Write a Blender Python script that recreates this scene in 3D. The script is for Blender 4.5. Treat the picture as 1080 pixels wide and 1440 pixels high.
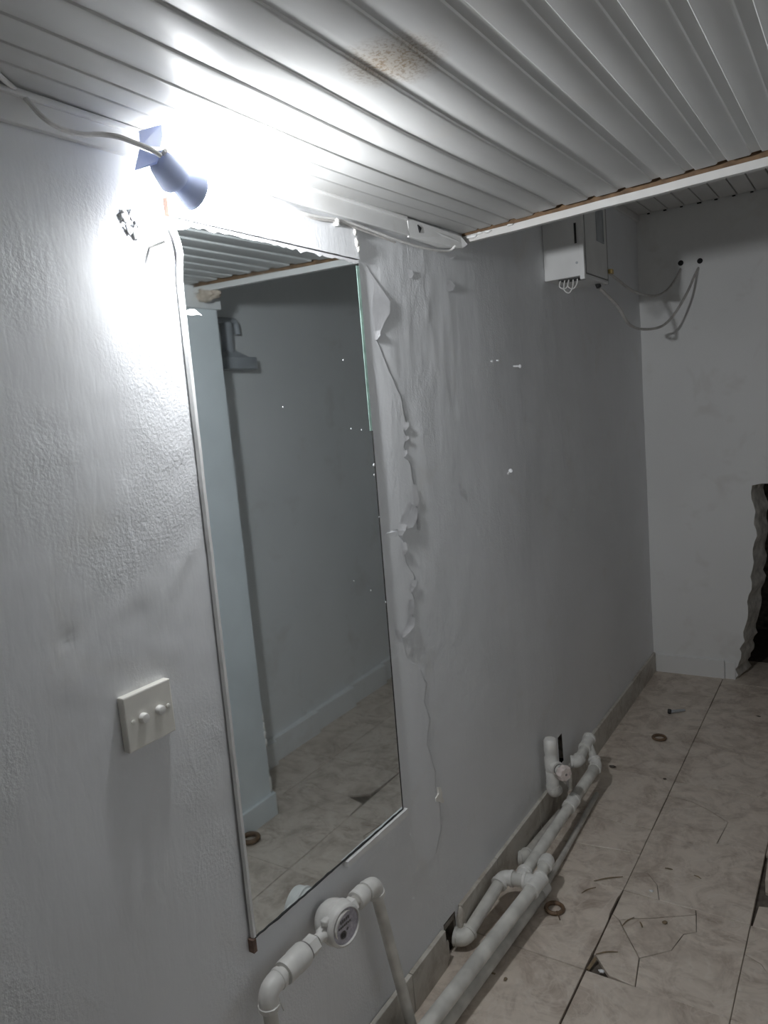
import bpy, bmesh, math, random
import numpy as np
from mathutils import Vector, Matrix, noise

for o in list(bpy.data.objects):
    bpy.data.objects.remove(o, do_unlink=True)
scene = bpy.context.scene
COL = scene.collection
random.seed(7)
RNG = np.random.default_rng(7)

# ------------------------------------------------------------------ camera
cam_data = bpy.data.cameras.new('camera')
cam = bpy.data.objects.new('camera', cam_data)
COL.objects.link(cam)
scene.camera = cam
cam_data.sensor_fit = 'VERTICAL'
cam_data.sensor_height = 36.0
cam_data.lens = 1050.568 / 1440 * 36.0
cam_data.clip_start = 0.02
cam_r = Vector((0.838669, 0.537729, -0.086501))
cam_u = Vector((-0.000638, 0.159792, 0.987151))
cam_w = Vector((-0.544641, 0.827837, -0.134356))
m = Matrix.Identity(4)
for i in range(3):
    m[i][0] = cam_r[i]; m[i][1] = cam_u[i]; m[i][2] = -cam_w[i]
m[0][3], m[1][3], m[2][3] = (0.900000, 0.000000, 1.397400)
cam.matrix_world = m

# ------------------------------------------------------------------ world, exposure
world = bpy.data.worlds.new('world')
scene.world = world
world.use_nodes = True
world.node_tree.nodes['Background'].inputs[0].default_value = (0.5, 0.5, 0.5, 1)
world.node_tree.nodes['Background'].inputs[1].default_value = 0.0
vs = scene.view_settings
vs.view_transform = 'Standard'
vs.look = 'None'
vs.gamma = 1.0
vs.use_curve_mapping = False
vs.exposure = 0.0
LAMP_STRENGTH = 1140.0
LAMP_COLOR = (0.945, 0.97, 1.0)
try:
    scene.cycles.max_bounces = 8
    scene.cycles.diffuse_bounces = 6
    scene.cycles.glossy_bounces = 4
    scene.cycles.sample_clamp_indirect = 10.0
    scene.cycles.use_light_tree = False
    scene.cycles.adaptive_threshold = 0.03
    scene.cycles.caustics_reflective = False
    scene.cycles.caustics_refractive = False
except Exception:
    pass

# ------------------------------------------------------------------ helpers
def new_mat(name):
    mt = bpy.data.materials.new(name)
    mt.use_nodes = True
    nt = mt.node_tree
    return mt, nt, nt.nodes['Principled BSDF']

def node(nt, t, **kw):
    n = nt.nodes.new(t)
    for k, v in kw.items():
        if k in n.inputs.keys():
            n.inputs[k].default_value = v
        else:
            setattr(n, k, v)
    return n

def coords(nt, scale=(1, 1, 1), rot=(0, 0, 0)):
    tc = node(nt, 'ShaderNodeNewGeometry')
    mp = node(nt, 'ShaderNodeMapping')
    mp.inputs['Scale'].default_value = scale
    mp.inputs['Rotation'].default_value = rot
    nt.links.new(tc.outputs['Position'], mp.inputs['Vector'])
    return mp.outputs['Vector']

def noise_tex(nt, vec, scale, detail=2, rough=0.55, dist=0.0):
    n = node(nt, 'ShaderNodeTexNoise')
    n.inputs['Scale'].default_value = scale
    n.inputs['Detail'].default_value = detail
    n.inputs['Roughness'].default_value = rough
    n.inputs['Distortion'].default_value = dist
    nt.links.new(vec, n.inputs['Vector'])
    return n.outputs['Fac']

def ramp(nt, fac, stops):
    r = node(nt, 'ShaderNodeValToRGB')
    el = r.color_ramp.elements
    while len(el) < len(stops):
        el.new(0.5)
    for e, (p, c) in zip(el, stops):
        e.position = p
        e.color = tuple(c) + (1,) if len(c) == 3 else c
    nt.links.new(fac, r.inputs['Fac'])
    return r.outputs['Color']

def math_n(nt, op, a, b=None, c=None):
    n = node(nt, 'ShaderNodeMath', operation=op)
    for i, v in enumerate((a, b, c)):
        if v is None:
            continue
        if isinstance(v, (int, float)):
            n.inputs[i].default_value = v
        else:
            nt.links.new(v, n.inputs[i])
    return n.outputs[0]

def mixc(nt, fac, a, b):
    n = node(nt, 'ShaderNodeMix', data_type='RGBA')
    for s, v in ((n.inputs[0], fac), (n.inputs[6], a), (n.inputs[7], b)):
        if isinstance(v, (int, float)):
            s.default_value = v
        elif isinstance(v, tuple):
            s.default_value = v + (1,) if len(v) == 3 else v
        else:
            nt.links.new(v, s)
    return n.outputs[2]

def bump(nt, bsdf, h, strength=0.5, dist=0.002, prev=None):
    b = node(nt, 'ShaderNodeBump')
    b.inputs['Strength'].default_value = strength
    b.inputs['Distance'].default_value = dist
    nt.links.new(h, b.inputs['Height'])
    if prev is not None:
        nt.links.new(prev, b.inputs['Normal'])
    nt.links.new(b.outputs['Normal'], bsdf.inputs['Normal'])
    return b.outputs['Normal']

def simple(name, color, rough=0.5, metal=0.0, var=0.12, scale=25, bump_s=0.0, bump_scale=80, spec=0.5):
    mt, nt, b = new_mat(name)
    v = coords(nt)
    f = noise_tex(nt, v, scale)
    c0 = tuple(max(0, x * (1 - var)) for x in color)
    c1 = tuple(min(1, x * (1 + var)) for x in color)
    nt.links.new(ramp(nt, f, [(0.3, c0), (0.7, c1)]), b.inputs['Base Color'])
    b.inputs['Roughness'].default_value = rough
    b.inputs['Metallic'].default_value = metal
    b.inputs['Specular IOR Level'].default_value = spec
    if bump_s:
        bump(nt, b, noise_tex(nt, v, bump_scale), bump_s, 0.001)
    return mt

def obj(name, me, mat=None, parent=None, smooth=False):
    if isinstance(me, bmesh.types.BMesh):
        d = bpy.data.meshes.new(name)
        bmesh.ops.recalc_face_normals(me, faces=me.faces)
        me.to_mesh(d); me.free(); me = d
    o = bpy.data.objects.new(name, me)
    COL.objects.link(o)
    if mat is not None:
        me.materials.append(mat)
    if smooth:
        for p in me.polygons:
            p.use_smooth = True
    if parent is not None:
        o.parent = parent
        o.matrix_parent_inverse = Matrix.Translation(-parent.location) if parent.type == 'EMPTY' else Matrix.Identity(4)
    return o

def tag(o, label, cat, group=None):
    o['label'] = label; o['category'] = cat
    if group:
        o['group'] = group
    return o

def thing(name, label, cat, loc=(0, 0, 0), group=None):
    o = bpy.data.objects.new(name, None)
    o.empty_display_size = 0.05
    COL.objects.link(o)
    o.location = loc
    bpy.context.view_layer.update()
    return tag(o, label, cat, group)

def struct(o, label=None):
    o['kind'] = 'structure'
    if label:
        o['label'] = label
    return o

def add_box(bm, lo, hi, bev=0.0):
    g = bmesh.ops.create_cube(bm, size=1.0)
    vs_ = g['verts']
    for v in vs_:
        v.co = Vector([(lo[i] + hi[i]) / 2 + v.co[i] * (hi[i] - lo[i]) for i in range(3)])
    if bev:
        es = list({e for v in vs_ for e in v.link_edges})
        bmesh.ops.bevel(bm, geom=es, offset=bev, segments=2, affect='EDGES', profile=0.5)
    return bm

def box_obj(name, lo, hi, mat, parent=None, bev=0.0):
    return obj(name, add_box(bmesh.new(), lo, hi, bev), mat, parent)

def frame_of(d, ref=None):
    d = Vector(d).normalized()
    a = Vector(ref) if ref is not None else (Vector((0, 0, 1)) if abs(d.z) < 0.9 else Vector((1, 0, 0)))
    s = d.cross(a).normalized()
    return d, s, d.cross(s).normalized() * -1

def add_sweep(bm, pts, rad, seg=12, caps=True):
    """round tube along pts; rad a number or a list"""
    pts = [Vector(p) for p in pts]
    n = len(pts)
    rads = rad if isinstance(rad, (list, tuple)) else [rad] * n
    tang = []
    for i in range(n):
        a = pts[max(0, i - 1)]; b = pts[min(n - 1, i + 1)]
        t = (b - a)
        tang.append(t.normalized() if t.length > 1e-9 else Vector((0, 0, 1)))
    _, s, u = frame_of(tang[0])
    rings = []
    for i in range(n):
        t = tang[i]
        s = (s - t * s.dot(t))
        s.normalize()
        u = t.cross(s)
        rings.append([bm.verts.new(pts[i] + (s * math.cos(a) + u * math.sin(a)) * rads[i])
                      for a in [2 * math.pi * k / seg for k in range(seg)]])
    for i in range(n - 1):
        for k in range(seg):
            bm.faces.new((rings[i][k], rings[i][(k + 1) % seg], rings[i + 1][(k + 1) % seg], rings[i + 1][k]))
    if caps:
        bm.faces.new(rings[0][::-1]); bm.faces.new(rings[-1])
    return bm

def add_lathe(bm, p0, d, prof, seg=20, caps=True):
    """profile [(distance along d, radius)] turned about the axis p0 + t d"""
    p0 = Vector(p0)
    d, s, u = frame_of(d)
    rings = []
    for t, r in prof:
        rings.append([bm.verts.new(p0 + d * t + (s * math.cos(a) + u * math.sin(a)) * max(r, 1e-5))
                      for a in [2 * math.pi * k / seg for k in range(seg)]])
    for i in range(len(prof) - 1):
        for k in range(seg):
            bm.faces.new((rings[i][k], rings[i][(k + 1) % seg], rings[i + 1][(k + 1) % seg], rings[i + 1][k]))
    if caps:
        bm.faces.new(rings[0][::-1]); bm.faces.new(rings[-1])
    return bm

def autosmooth(o, ang=40):
    me = o.data
    for p in me.polygons:
        p.use_smooth = True
    bm = bmesh.new(); bm.from_mesh(me)
    for e in bm.edges:
        if len(e.link_faces) == 2 and e.calc_face_angle(0) > math.radians(ang):
            e.smooth = False
    bm.to_mesh(me); bm.free()
    return o

def tube(name, pts, rad, mat, parent=None, seg=12):
    return autosmooth(obj(name, add_sweep(bmesh.new(), pts, rad, seg), mat, parent))

def lathe(name, p0, d, prof, mat, parent=None, seg=20):
    return autosmooth(obj(name, add_lathe(bmesh.new(), p0, d, prof, seg), mat, parent))

def spline(pts, per=8):
    pts = [Vector(p) for p in pts]
    P = [pts[0] * 2 - pts[1]] + pts + [pts[-1] * 2 - pts[-2]]
    out = []
    for i in range(1, len(P) - 2):
        a, b, c, d = P[i - 1:i + 3]
        for k in range(per):
            t = k / per
            out.append(0.5 * ((2 * b) + (c - a) * t + (2 * a - 5 * b + 4 * c - d) * t * t + (3 * b - a - 3 * c + d) * t ** 3))
    out.append(pts[-1])
    return out

def elbow_pts(a, corner, b, r, n=7):
    """straight in from a, round bend at corner, straight out to b"""
    a, c, b = Vector(a), Vector(corner), Vector(b)
    p = c + (a - c).normalized() * r
    q = c + (b - c).normalized() * r
    out = [a]
    for k in range(n + 1):
        t = k / n
        out.append(p * (1 - t) ** 2 + c * 2 * t * (1 - t) + q * t * t)
    out.append(b)
    return out

def elbow(name, a, corner, b, r, bend, mat, parent, lip=0.003, leg=0.022):
    """moulded elbow: bent body with a thicker lip at both mouths"""
    a, c, b = Vector(a), Vector(corner), Vector(b)
    pa = c + (a - c).normalized() * (bend + leg)
    pb = c + (b - c).normalized() * (bend + leg)
    pts = elbow_pts(pa, c, pb, bend)
    da = (pa - c).normalized(); db = (pb - c).normalized()
    full = [pa, pa - da * 0.008, pa - da * 0.009] + pts[1:-1] + [pb - db * 0.009, pb - db * 0.008, pb]
    rr = [r + lip, r + lip, r] + [r] * (len(pts) - 2) + [r, r + lip, r + lip]
    return tube(name, full, rr, mat, parent, 16)

def prism(bm, poly, z0, z1):
    """poly [(x,y)] CCW, from z0 up to z1"""
    lo = [bm.verts.new((x, y, z0)) for x, y in poly]
    hi = [bm.verts.new((x, y, z1)) for x, y in poly]
    n = len(poly)
    bm.faces.new(hi); bm.faces.new(lo[::-1])
    for i in range(n):
        bm.faces.new((lo[i], lo[(i + 1) % n], hi[(i + 1) % n], hi[i]))
    return bm

def vnoise(X, Y, seed, freq):
    """smooth value noise on arrays"""
    rg = np.random.default_rng(seed)
    T = rg.random((256, 256))
    x = X * freq + 37.3; y = Y * freq + 11.7
    xi = np.floor(x).astype(int); yi = np.floor(y).astype(int)
    fx = x - xi; fy = y - yi
    fx = fx * fx * (3 - 2 * fx); fy = fy * fy * (3 - 2 * fy)
    g = lambda a, b: T[a % 256, b % 256]
    return ((g(xi, yi) * (1 - fx) + g(xi + 1, yi) * fx) * (1 - fy) + (g(xi, yi + 1) * (1 - fx) + g(xi + 1, yi + 1) * fx) * fy) * 2 - 1

# ------------------------------------------------------------------ materials
def wall_material(name, base, warm, stipple=True):
    mt, nt, b = new_mat(name)
    v = coords(nt)
    big = noise_tex(nt, v, 1.7, 2, 0.6)
    c = ramp(nt, big, [(0.3, tuple(x * 0.93 for x in base)), (0.7, base)])
    # smudges of dirt with a shape of their own
    sm = noise_tex(nt, v, 5.5, 3, 0.65, 0.4)
    c = mixc(nt, math_n(nt, 'MULTIPLY', ramp(nt, sm, [(0.58, (0, 0, 0)), (0.75, (1, 1, 1))]), 0.35), c, warm)
    nt.links.new(c, b.inputs['Base Color'])
    b.inputs['Roughness'].default_value = 0.55
    b.inputs['Specular IOR Level'].default_value = 0.3
    # brush strokes, then stipple and trowel marks in patches
    vs1 = coords(nt, (1, 1.0, 0.25), (0.35, 0, 0))
    h = math_n(nt, 'MULTIPLY', noise_tex(nt, vs1, 60, 2, 0.6, 0.3), 0.35)
    if stipple:
        mask = ramp(nt, noise_tex(nt, v, 4.2, 1, 0.6), [(0.45, (0.08, 0.08, 0.08)), (0.60, (1, 1, 1))])
        h2 = math_n(nt, 'MULTIPLY', noise_tex(nt, v, 190, 2, 0.55), mask)
        vs3 = coords(nt, (1, 1.0, 0.45), (-0.6, 0, 0))
        h3 = ramp(nt, noise_tex(nt, vs3, 30, 2, 0.5, 0.8), [(0.52, (0, 0, 0)), (0.70, (1, 1, 1))])
        h = math_n(nt, 'ADD', h, math_n(nt, 'MULTIPLY', h2, 0.62))
        h = math_n(nt, 'ADD', h, math_n(nt, 'MULTIPLY', math_n(nt, 'MULTIPLY', h3, mask), 0.30))
    bump(nt, b, h, 0.7, 0.0020)
    return mt

M = {}
M['wall'] = wall_material('wall_paint', (0.79, 0.80, 0.815), (0.66, 0.64, 0.60))
M['wall2'] = wall_material('wall_paint_rear', (0.86, 0.865, 0.86), (0.60, 0.57, 0.53), False)
M['paint_back'] = simple('bare_plaster', (0.80, 0.78, 0.74), 0.8, var=0.08, bump_s=0.4)
M['flake'] = simple('paint_flake', (0.80, 0.80, 0.81), 0.55, var=0.04, scale=40)
M['pillar'] = simple('pillar_gloss_paint', (0.74, 0.78, 0.79), 0.35, var=0.05, scale=6, bump_s=0.15, bump_scale=30)
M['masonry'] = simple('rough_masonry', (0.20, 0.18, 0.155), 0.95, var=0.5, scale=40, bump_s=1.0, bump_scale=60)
M['broken'] = simple('broken_plaster', (0.62, 0.60, 0.56), 0.9, var=0.25, scale=30, bump_s=1.0, bump_scale=45)
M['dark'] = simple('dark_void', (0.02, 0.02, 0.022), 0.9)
M['grout'] = simple('dirty_mortar', (0.13, 0.11, 0.09), 0.95, var=0.3, scale=60, bump_s=0.6)

def tile_material(name, base, dark, vein, rough):
    mt, nt, b = new_mat(name)
    v = coords(nt)
    oi = node(nt, 'ShaderNodeObjectInfo')
    add = node(nt, 'ShaderNodeVectorMath', operation='ADD')
    sc = node(nt, 'ShaderNodeVectorMath', operation='SCALE')
    comb = node(nt, 'ShaderNodeCombineXYZ')
    for k in range(3):
        nt.links.new(oi.outputs['Random'], comb.inputs[k])
    nt.links.new(comb.outputs[0], sc.inputs[0]); sc.inputs['Scale'].default_value = 9.0
    nt.links.new(v, add.inputs[0]); nt.links.new(sc.outputs[0], add.inputs[1])
    vv = add.outputs[0]
    f = noise_tex(nt, vv, 9, 4, 0.68, 1.6)
    c = ramp(nt, f, [(0.3, dark), (0.5, base), (0.72, tuple(min(1, x * 1.1) for x in base))])
    f2 = noise_tex(nt, vv, 6.5, 2, 0.6, 2.5)
    line = math_n(nt, 'ABSOLUTE', math_n(nt, 'SUBTRACT', f2, 0.5))
    lm_ = ramp(nt, line, [(0.0, (1, 1, 1)), (0.03, (0, 0, 0))])
    c = mixc(nt, math_n(nt, 'MULTIPLY', lm_, 0.35), c, vein)
    # ground-in dirt
    d = noise_tex(nt, v, 7.0, 4, 0.72, 0.6)
    c = mixc(nt, math_n(nt, 'MULTIPLY', ramp(nt, d, [(0.48, (0, 0, 0)), (0.70, (1, 1, 1))]), 0.55), c, (0.25, 0.19, 0.145))
    nt.links.new(c, b.inputs['Base Color'])
    rr = ramp(nt, d, [(0.3, (rough,) * 3), (0.7, (min(1, rough + 0.25),) * 3)])
    nt.links.new(rr, b.inputs['Roughness'])
    bump(nt, b, noise_tex(nt, v, 45, 1), 0.12, 0.001)
    return mt
M['tile'] = tile_material('marbled_floor_tile', (0.63, 0.555, 0.475), (0.43, 0.355, 0.29), (0.74, 0.69, 0.62), 0.38)
M['skirt'] = tile_material('skirting_tile', (0.54, 0.515, 0.465), (0.40, 0.37, 0.32), (0.62, 0.60, 0.55), 0.45)

def pvc_material(name, base, stain=False):
    mt, nt, b = new_mat(name)
    v = coords(nt, (1, 0.25, 1))
    f = noise_tex(nt, v, 18, 2, 0.6)
    c = ramp(nt, f, [(0.3, tuple(x * 0.93 for x in base)), (0.7, base)])
    v2 = coords(nt)
    d = noise_tex(nt, v2, 9, 3, 0.7, 0.4)
    c = mixc(nt, math_n(nt, 'MULTIPLY', ramp(nt, d, [(0.55, (0, 0, 0)), (0.75, (1, 1, 1))]), 0.25), c, (0.55, 0.52, 0.47))
    if stain:
        dn = node(nt, 'ShaderNodeVectorMath', operation='DISTANCE')
        nt.links.new(v2, dn.inputs[0]); dn.inputs[1].default_value = (0.3947, 0.8804, 1.8360)
        near = node(nt, 'ShaderNodeMapRange')
        near.inputs['From Min'].default_value = 0.02; near.inputs['From Max'].default_value = 0.075
        near.inputs['To Min'].default_value = 1.0; near.inputs['To Max'].default_value = 0.0
        nt.links.new(dn.outputs['Value'], near.inputs['Value'])
        sp = ramp(nt, noise_tex(nt, v2, 210, 4, 0.7), [(0.47, (0, 0, 0)), (0.6, (1, 1, 1))])
        c = mixc(nt, math_n(nt, 'MULTIPLY', math_n(nt, 'MULTIPLY', sp, near.outputs[0]), 0.9), c, (0.16, 0.10, 0.05))
        c = mixc(nt, math_n(nt, 'MULTIPLY', near.outputs[0], 0.45), c, (0.36, 0.29, 0.20))
    nt.links.new(c, b.inputs['Base Color'])
    b.inputs['Roughness'].default_value = 0.42
    b.inputs['Specular IOR Level'].default_value = 0.3
    bump(nt, b, noise_tex(nt, v, 30, 2), 0.08, 0.001)
    return mt
M['pvc'] = pvc_material('white_pvc_panel', (0.56, 0.56, 0.55), True)
M['pvc_trim'] = pvc_material('white_pvc_trim', (0.80, 0.80, 0.79))
M['edge_trim'] = pvc_material('dimmed_edge_strip', (0.60, 0.59, 0.57))  # white trim with a darker base colour to offset the strong lamplight
M['rear_ceiling'] = pvc_material('rear_ceiling_board', (0.66, 0.65, 0.63))
M['wood'] = simple('bare_wood_batten', (0.14, 0.085, 0.045), 0.8, var=0.35, scale=30, bump_s=0.5)
M['pipe'] = simple('dusty_white_plastic_pipe', (0.62, 0.61, 0.57), 0.45, var=0.24, scale=16, bump_s=0.1)
M['fitting'] = simple('white_plastic_fitting', (0.72, 0.71, 0.68), 0.38, var=0.1, scale=30, bump_s=0.1)
M['pipe_dull'] = simple('grimy_plastic_pipe', (0.50, 0.48, 0.44), 0.5, var=0.2, scale=25, bump_s=0.2)
M['rubber'] = simple('grey_joint_ring', (0.22, 0.21, 0.20), 0.6)
M['steel'] = simple('dull_zinc_steel', (0.55, 0.54, 0.52), 0.4, 0.9, var=0.15, scale=60)
M['brass'] = simple('aged_brass', (0.45, 0.33, 0.14), 0.4, 0.9, var=0.2)
M['switch'] = simple('ivory_switch_plastic', (0.78, 0.76, 0.70), 0.32, var=0.05, scale=20)
M['button'] = simple('white_switch_button', (0.82, 0.81, 0.78), 0.3, var=0.03)
M['cable'] = simple('white_cable_sheath', (0.74, 0.73, 0.71), 0.45, var=0.1, scale=40)
M['cable_grey'] = simple('grey_cable_sheath', (0.52, 0.50, 0.48), 0.5, var=0.12, scale=40)
M['holder'] = simple('flare_tinted_lamp_holder', (0.52, 0.60, 0.86), 0.35, var=0.03)  # blue lens flare painted into the colour of the white plastic
M['ring'] = simple('brown_wooden_ring', (0.16, 0.10, 0.058), 0.55, var=0.3, scale=50, bump_s=0.3)
M['straw'] = simple('dry_straw', (0.24, 0.18, 0.11), 0.8, var=0.3, scale=60)
M['black'] = simple('black_plastic', (0.03, 0.03, 0.03), 0.5)
M['box'] = simple('white_enamel_box', (0.74, 0.74, 0.73), 0.35, var=0.07, scale=8)
M['grey_metal'] = simple('grey_painted_metal', (0.40, 0.42, 0.44), 0.45, var=0.15, scale=15)
M['foam'] = simple('dried_foam', (0.52, 0.44, 0.36), 0.9, var=0.25, scale=40, bump_s=1.0, bump_scale=70)
M['rust'] = simple('rusty_bracket', (0.20, 0.13, 0.10), 0.8, var=0.3, scale=60)
M['green_glass'] = simple('green_glass_edge', (0.33, 0.47, 0.41), 0.25, var=0.25, scale=35)
M['pink'] = simple('pale_pink_valve_plastic', (0.68, 0.60, 0.57), 0.5, var=0.15, scale=60)

mt, nt, b = new_mat('aged_mirror_silver')
v = coords(nt)
cn = ramp(nt, noise_tex(nt, v, 3.0, 4), [(0.3, (0.78, 0.85, 0.875)), (0.7, (0.83, 0.89, 0.91))])
nt.links.new(cn, b.inputs['Base Color'])
b.inputs['Metallic'].default_value = 1.0
rr = ramp(nt, noise_tex(nt, v, 14.0, 5, 0.7), [(0.35, (0.012,) * 3), (0.75, (0.05,) * 3)])
nt.links.new(rr, b.inputs['Roughness'])
M['mirror'] = mt

mt, nt, b = new_mat('led_diffuser')
b.inputs['Base Color'].default_value = (0.9, 0.92, 1, 1)
b.inputs['Emission Color'].default_value = LAMP_COLOR + (1,)
b.inputs['Emission Strength'].default_value = LAMP_STRENGTH
M['glow'] = mt

mt, nt, b = new_mat('meter_dial_print')
v = coords(nt)
f = noise_tex(nt, v, 160, 5, 0.7)
nt.links.new(ramp(nt, f, [(0.40, (0.40, 0.38, 0.43)), (0.58, (0.50, 0.48, 0.53)), (0.7, (0.62, 0.61, 0.63))]), b.inputs['Base Color'])
b.inputs['Roughness'].default_value = 0.25
M['dial'] = mt

# ------------------------------------------------------------------ the setting
Y0, YB = -1.25, 3.69          # near and rear wall
ZC, ZF = 1.836, 2.18          # panel ceiling, higher rear ceiling
XR = 1.25

def strip_y(x):
    return 1.850 - 0.135 * x

# --- wall_left: a real undulating plaster surface
def wall_left():
    ny, nz = int((YB + 0.12 - Y0) / 0.01), int(2.28 / 0.01)
    ys = np.linspace(Y0 - 0.05, YB + 0.07, ny); zs = np.linspace(-0.05, 2.23, nz)
    Yg, Zg = np.meshgrid(ys, zs, indexing='ij')
    X = (0.0016 * vnoise(Yg, Zg, 1, 2.3) + 0.0011 * vnoise(Yg, Zg * 0.8, 2, 6.0)
         + 0.0006 * vnoise(Yg, Zg * 0.5, 3, 17.0) + 0.0003 * vnoise(Yg, Zg, 4, 40.0))
    # wrinkled paint beside and below the mirror
    m1 = np.exp(-((Yg - 1.44) / 0.075) ** 2) * (1 / (1 + np.exp((Zg - 0.90) / 0.05))) * (1 / (1 + np.exp(-(Zg - 0.38) / 0.05)))
    a = Yg * 0.75 - Zg * 0.66; c_ = Yg * 0.66 + Zg * 0.75
    X += m1 * 0.0028 * np.clip(vnoise(a, c_ * 0.35, 5, 46.0), -0.2, 1)
    # scraped zone left of the mirror
    m2 = np.exp(-((Yg - 0.70) / 0.20) ** 2 - ((Zg - 1.22) / 0.28) ** 2)
    X += m2 * 0.0016 * np.clip(vnoise(a, c_ * 0.5, 6, 38.0), 0.0, 1)
    m3 = np.exp(-((Yg - 1.60) / 0.16) ** 2 - ((Zg - 1.60) / 0.22) ** 2)
    X += m3 * 0.0022 * np.clip(vnoise(Yg, Zg * 0.4, 8, 42.0), 0.0, 1)
    # craters: knocked-out plaster and a dent
    for (cy, cz, r, dpt) in ((0.766, 1.699, 0.012, 0.010), (0.572, 1.132, 0.008, 0.004), (0.545, 1.165, 0.005, 0.002)):
        X -= dpt * np.exp(-((Yg - cy) ** 2 + (Zg - cz) ** 2) / r ** 2)
    # keep the plaster flat behind the mirror
    flat = (Yg > 0.82) & (Yg < 1.35) & (Zg > 0.48) & (Zg < 1.78)
    X = np.where(flat, np.minimum(X, 0.0005), X)
    verts = np.stack([X, Yg, Zg], -1).reshape(-1, 3)
    holes = [(1.462, 1.522, -0.1, 0.075), (2.325, 2.365, 0.135, 0.235), (1.475, 1.54, 0.06, 0.10)]
    faces = []
    for i in range(ny - 1):
        yc = (ys[i] + ys[i + 1]) / 2
        for j in range(nz - 1):
            zc = (zs[j] + zs[j + 1]) / 2
            if zc < 0.25 and any(h[0] < yc < h[1] and h[2] < zc < h[3] for h in holes):
                continue
            faces.append((i * nz + j, (i + 1) * nz + j, (i + 1) * nz + j + 1, i * nz + j + 1))
    me = bpy.data.meshes.new('wall_left')
    me.from_pydata(verts.tolist(), [], faces)
    me.update()
    o = obj('wall_left', me, M['wall'], smooth=True)
    struct(o, 'rough white painted plaster wall carrying the mirror')
    bm = bmesh.new()
    for (y0, y1, z0, z1) in holes:
        add_box(bm, (-0.055, y0 - 0.015, max(z0, -0.05) - 0.01), (-0.03, y1 + 0.015, z1 + 0.015))
    for (y0, y1, z0, z1) in holes[:2]:
        add_box(bm, (-0.05, y0 - 0.025, max(z0, -0.05)), (-0.002, y0 - 0.008, z1 + 0.01))
        add_box(bm, (-0.05, y1 + 0.008, max(z0, -0.05)), (-0.002, y1 + 0.025, z1 + 0.01))
        add_box(bm, (-0.05, y0 - 0.02, z1 + 0.006), (-0.002, y1 + 0.02, z1 + 0.02))
    obj('masonry', bm, M['masonry'], o)
    return o
WL = wall_left()

# thick paint layer that has cracked away along a ragged line right of the mirror
crack = [(1.3803, 1.7073), (1.4194, 1.6741), (1.4365, 1.6559), (1.4409, 1.6103), (1.4125, 1.5781), (1.3966, 1.5501), (1.4104, 1.5291), (1.4309, 1.4937), (1.4528, 1.4621), (1.4785, 1.4295), (1.4858, 1.3968),
         (1.4935, 1.3654), (1.4809, 1.3465), (1.4907, 1.3277), (1.4752, 1.3109), (1.4828, 1.2987), (1.4684, 1.2885), (1.4975, 1.2690), (1.5062, 1.2209), (1.5041, 1.1874), (1.5102, 1.1626),
         (1.4967, 1.1409), (1.4705, 1.1218), (1.4391, 1.1258), (1.4182, 1.1131), (1.4372, 1.0945), (1.4361, 1.0680), (1.4472, 1.0370), (1.4743, 1.0017), (1.4531, 0.9726), (1.4623, 0.9478),
         (1.4472, 0.9158), (1.4373, 0.8946), (1.3966, 0.8812), (1.4042, 0.8499), (1.4100, 0.8258), (1.4625, 0.7817), (1.4898, 0.7362), (1.4698, 0.6987), (1.4894, 0.6456), (1.4665, 0.5914), (1.4956, 0.5042), (1.4880, 0.4573), (1.5035, 0.4154), (1.5005, 0.3502), (1.4635, 0.3043)]
def rag(poly, amp, n=3):
    out = []
    for i in range(len(poly) - 1):
        a, b_ = Vector(poly[i]), Vector(poly[i + 1])
        for k in range(n):
            t = k / n
            p = a.lerp(b_, t)
            if k:
                p += Vector((random.uniform(-amp, amp), random.uniform(-amp, amp)))
            out.append((p[0], p[1]))
    out.append(tuple(poly[-1]))
    return out
def paint_layer():
    edge = rag(crack, 0.0022, 3)
    bm = bmesh.new()
    rows = []
    N = len(edge)
    for k, (y, z) in enumerate(edge):
        # mirror side is level with the wall, ragged side stands proud
        yl = 1.345 + 0.0012 * math.sin(k * 1.3)
        h = 0.0020 + 0.0010 * noise.noise(Vector((y * 30, z * 30, 0)))
        row = []
        for t, hx in ((0.0, -0.002), (0.35, 0.0013), (0.8, 0.0018), (0.955, h * 0.8), (1.0, h)):
            row.append(bm.verts.new((hx, yl + (y - yl) * t, z)))
        row.append(bm.verts.new((-0.003, y - 0.0005, z)))
        rows.append(row)
    for k in range(N - 1):
        for j in range(5):
            bm.faces.new((rows[k][j], rows[k][j + 1], rows[k + 1][j + 1], rows[k + 1][j]))
    o = obj('paint_layer', bm, M['flake'], WL, smooth=True)
    o.data.materials[0] = M['wall']
paint_layer()

def flap(pts_attach, pts_free, lift, curl=0.0, thick=0.0005, name='paint_flake', mat=None):
    """flake of paint: attached along one polyline on the wall, lifted along the other; (y,z) points"""
    bm = bmesh.new()
    n = 5
    A, F_ = pts_attach, pts_free
    rows = []
    for (ay, az), (fy, fz), l in zip(A, F_, lift):
        row = []
        for k in range(n + 1):
            t = k / n
            x = 0.0020 + l * 0.38 * (t ** 1.4)
            row.append(bm.verts.new((x, ay + (fy - ay) * t, az + (fz - az) * t)))
        rows.append(row)
    for i in range(len(rows) - 1):
        for k in range(n):
            bm.faces.new((rows[i][k], rows[i][k + 1], rows[i + 1][k + 1], rows[i + 1][k]))
    g = bmesh.ops.solidify(bm, geom=list(bm.faces), thickness=thick)
    return obj(name, bm, mat or M['flake'], WL)
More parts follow.
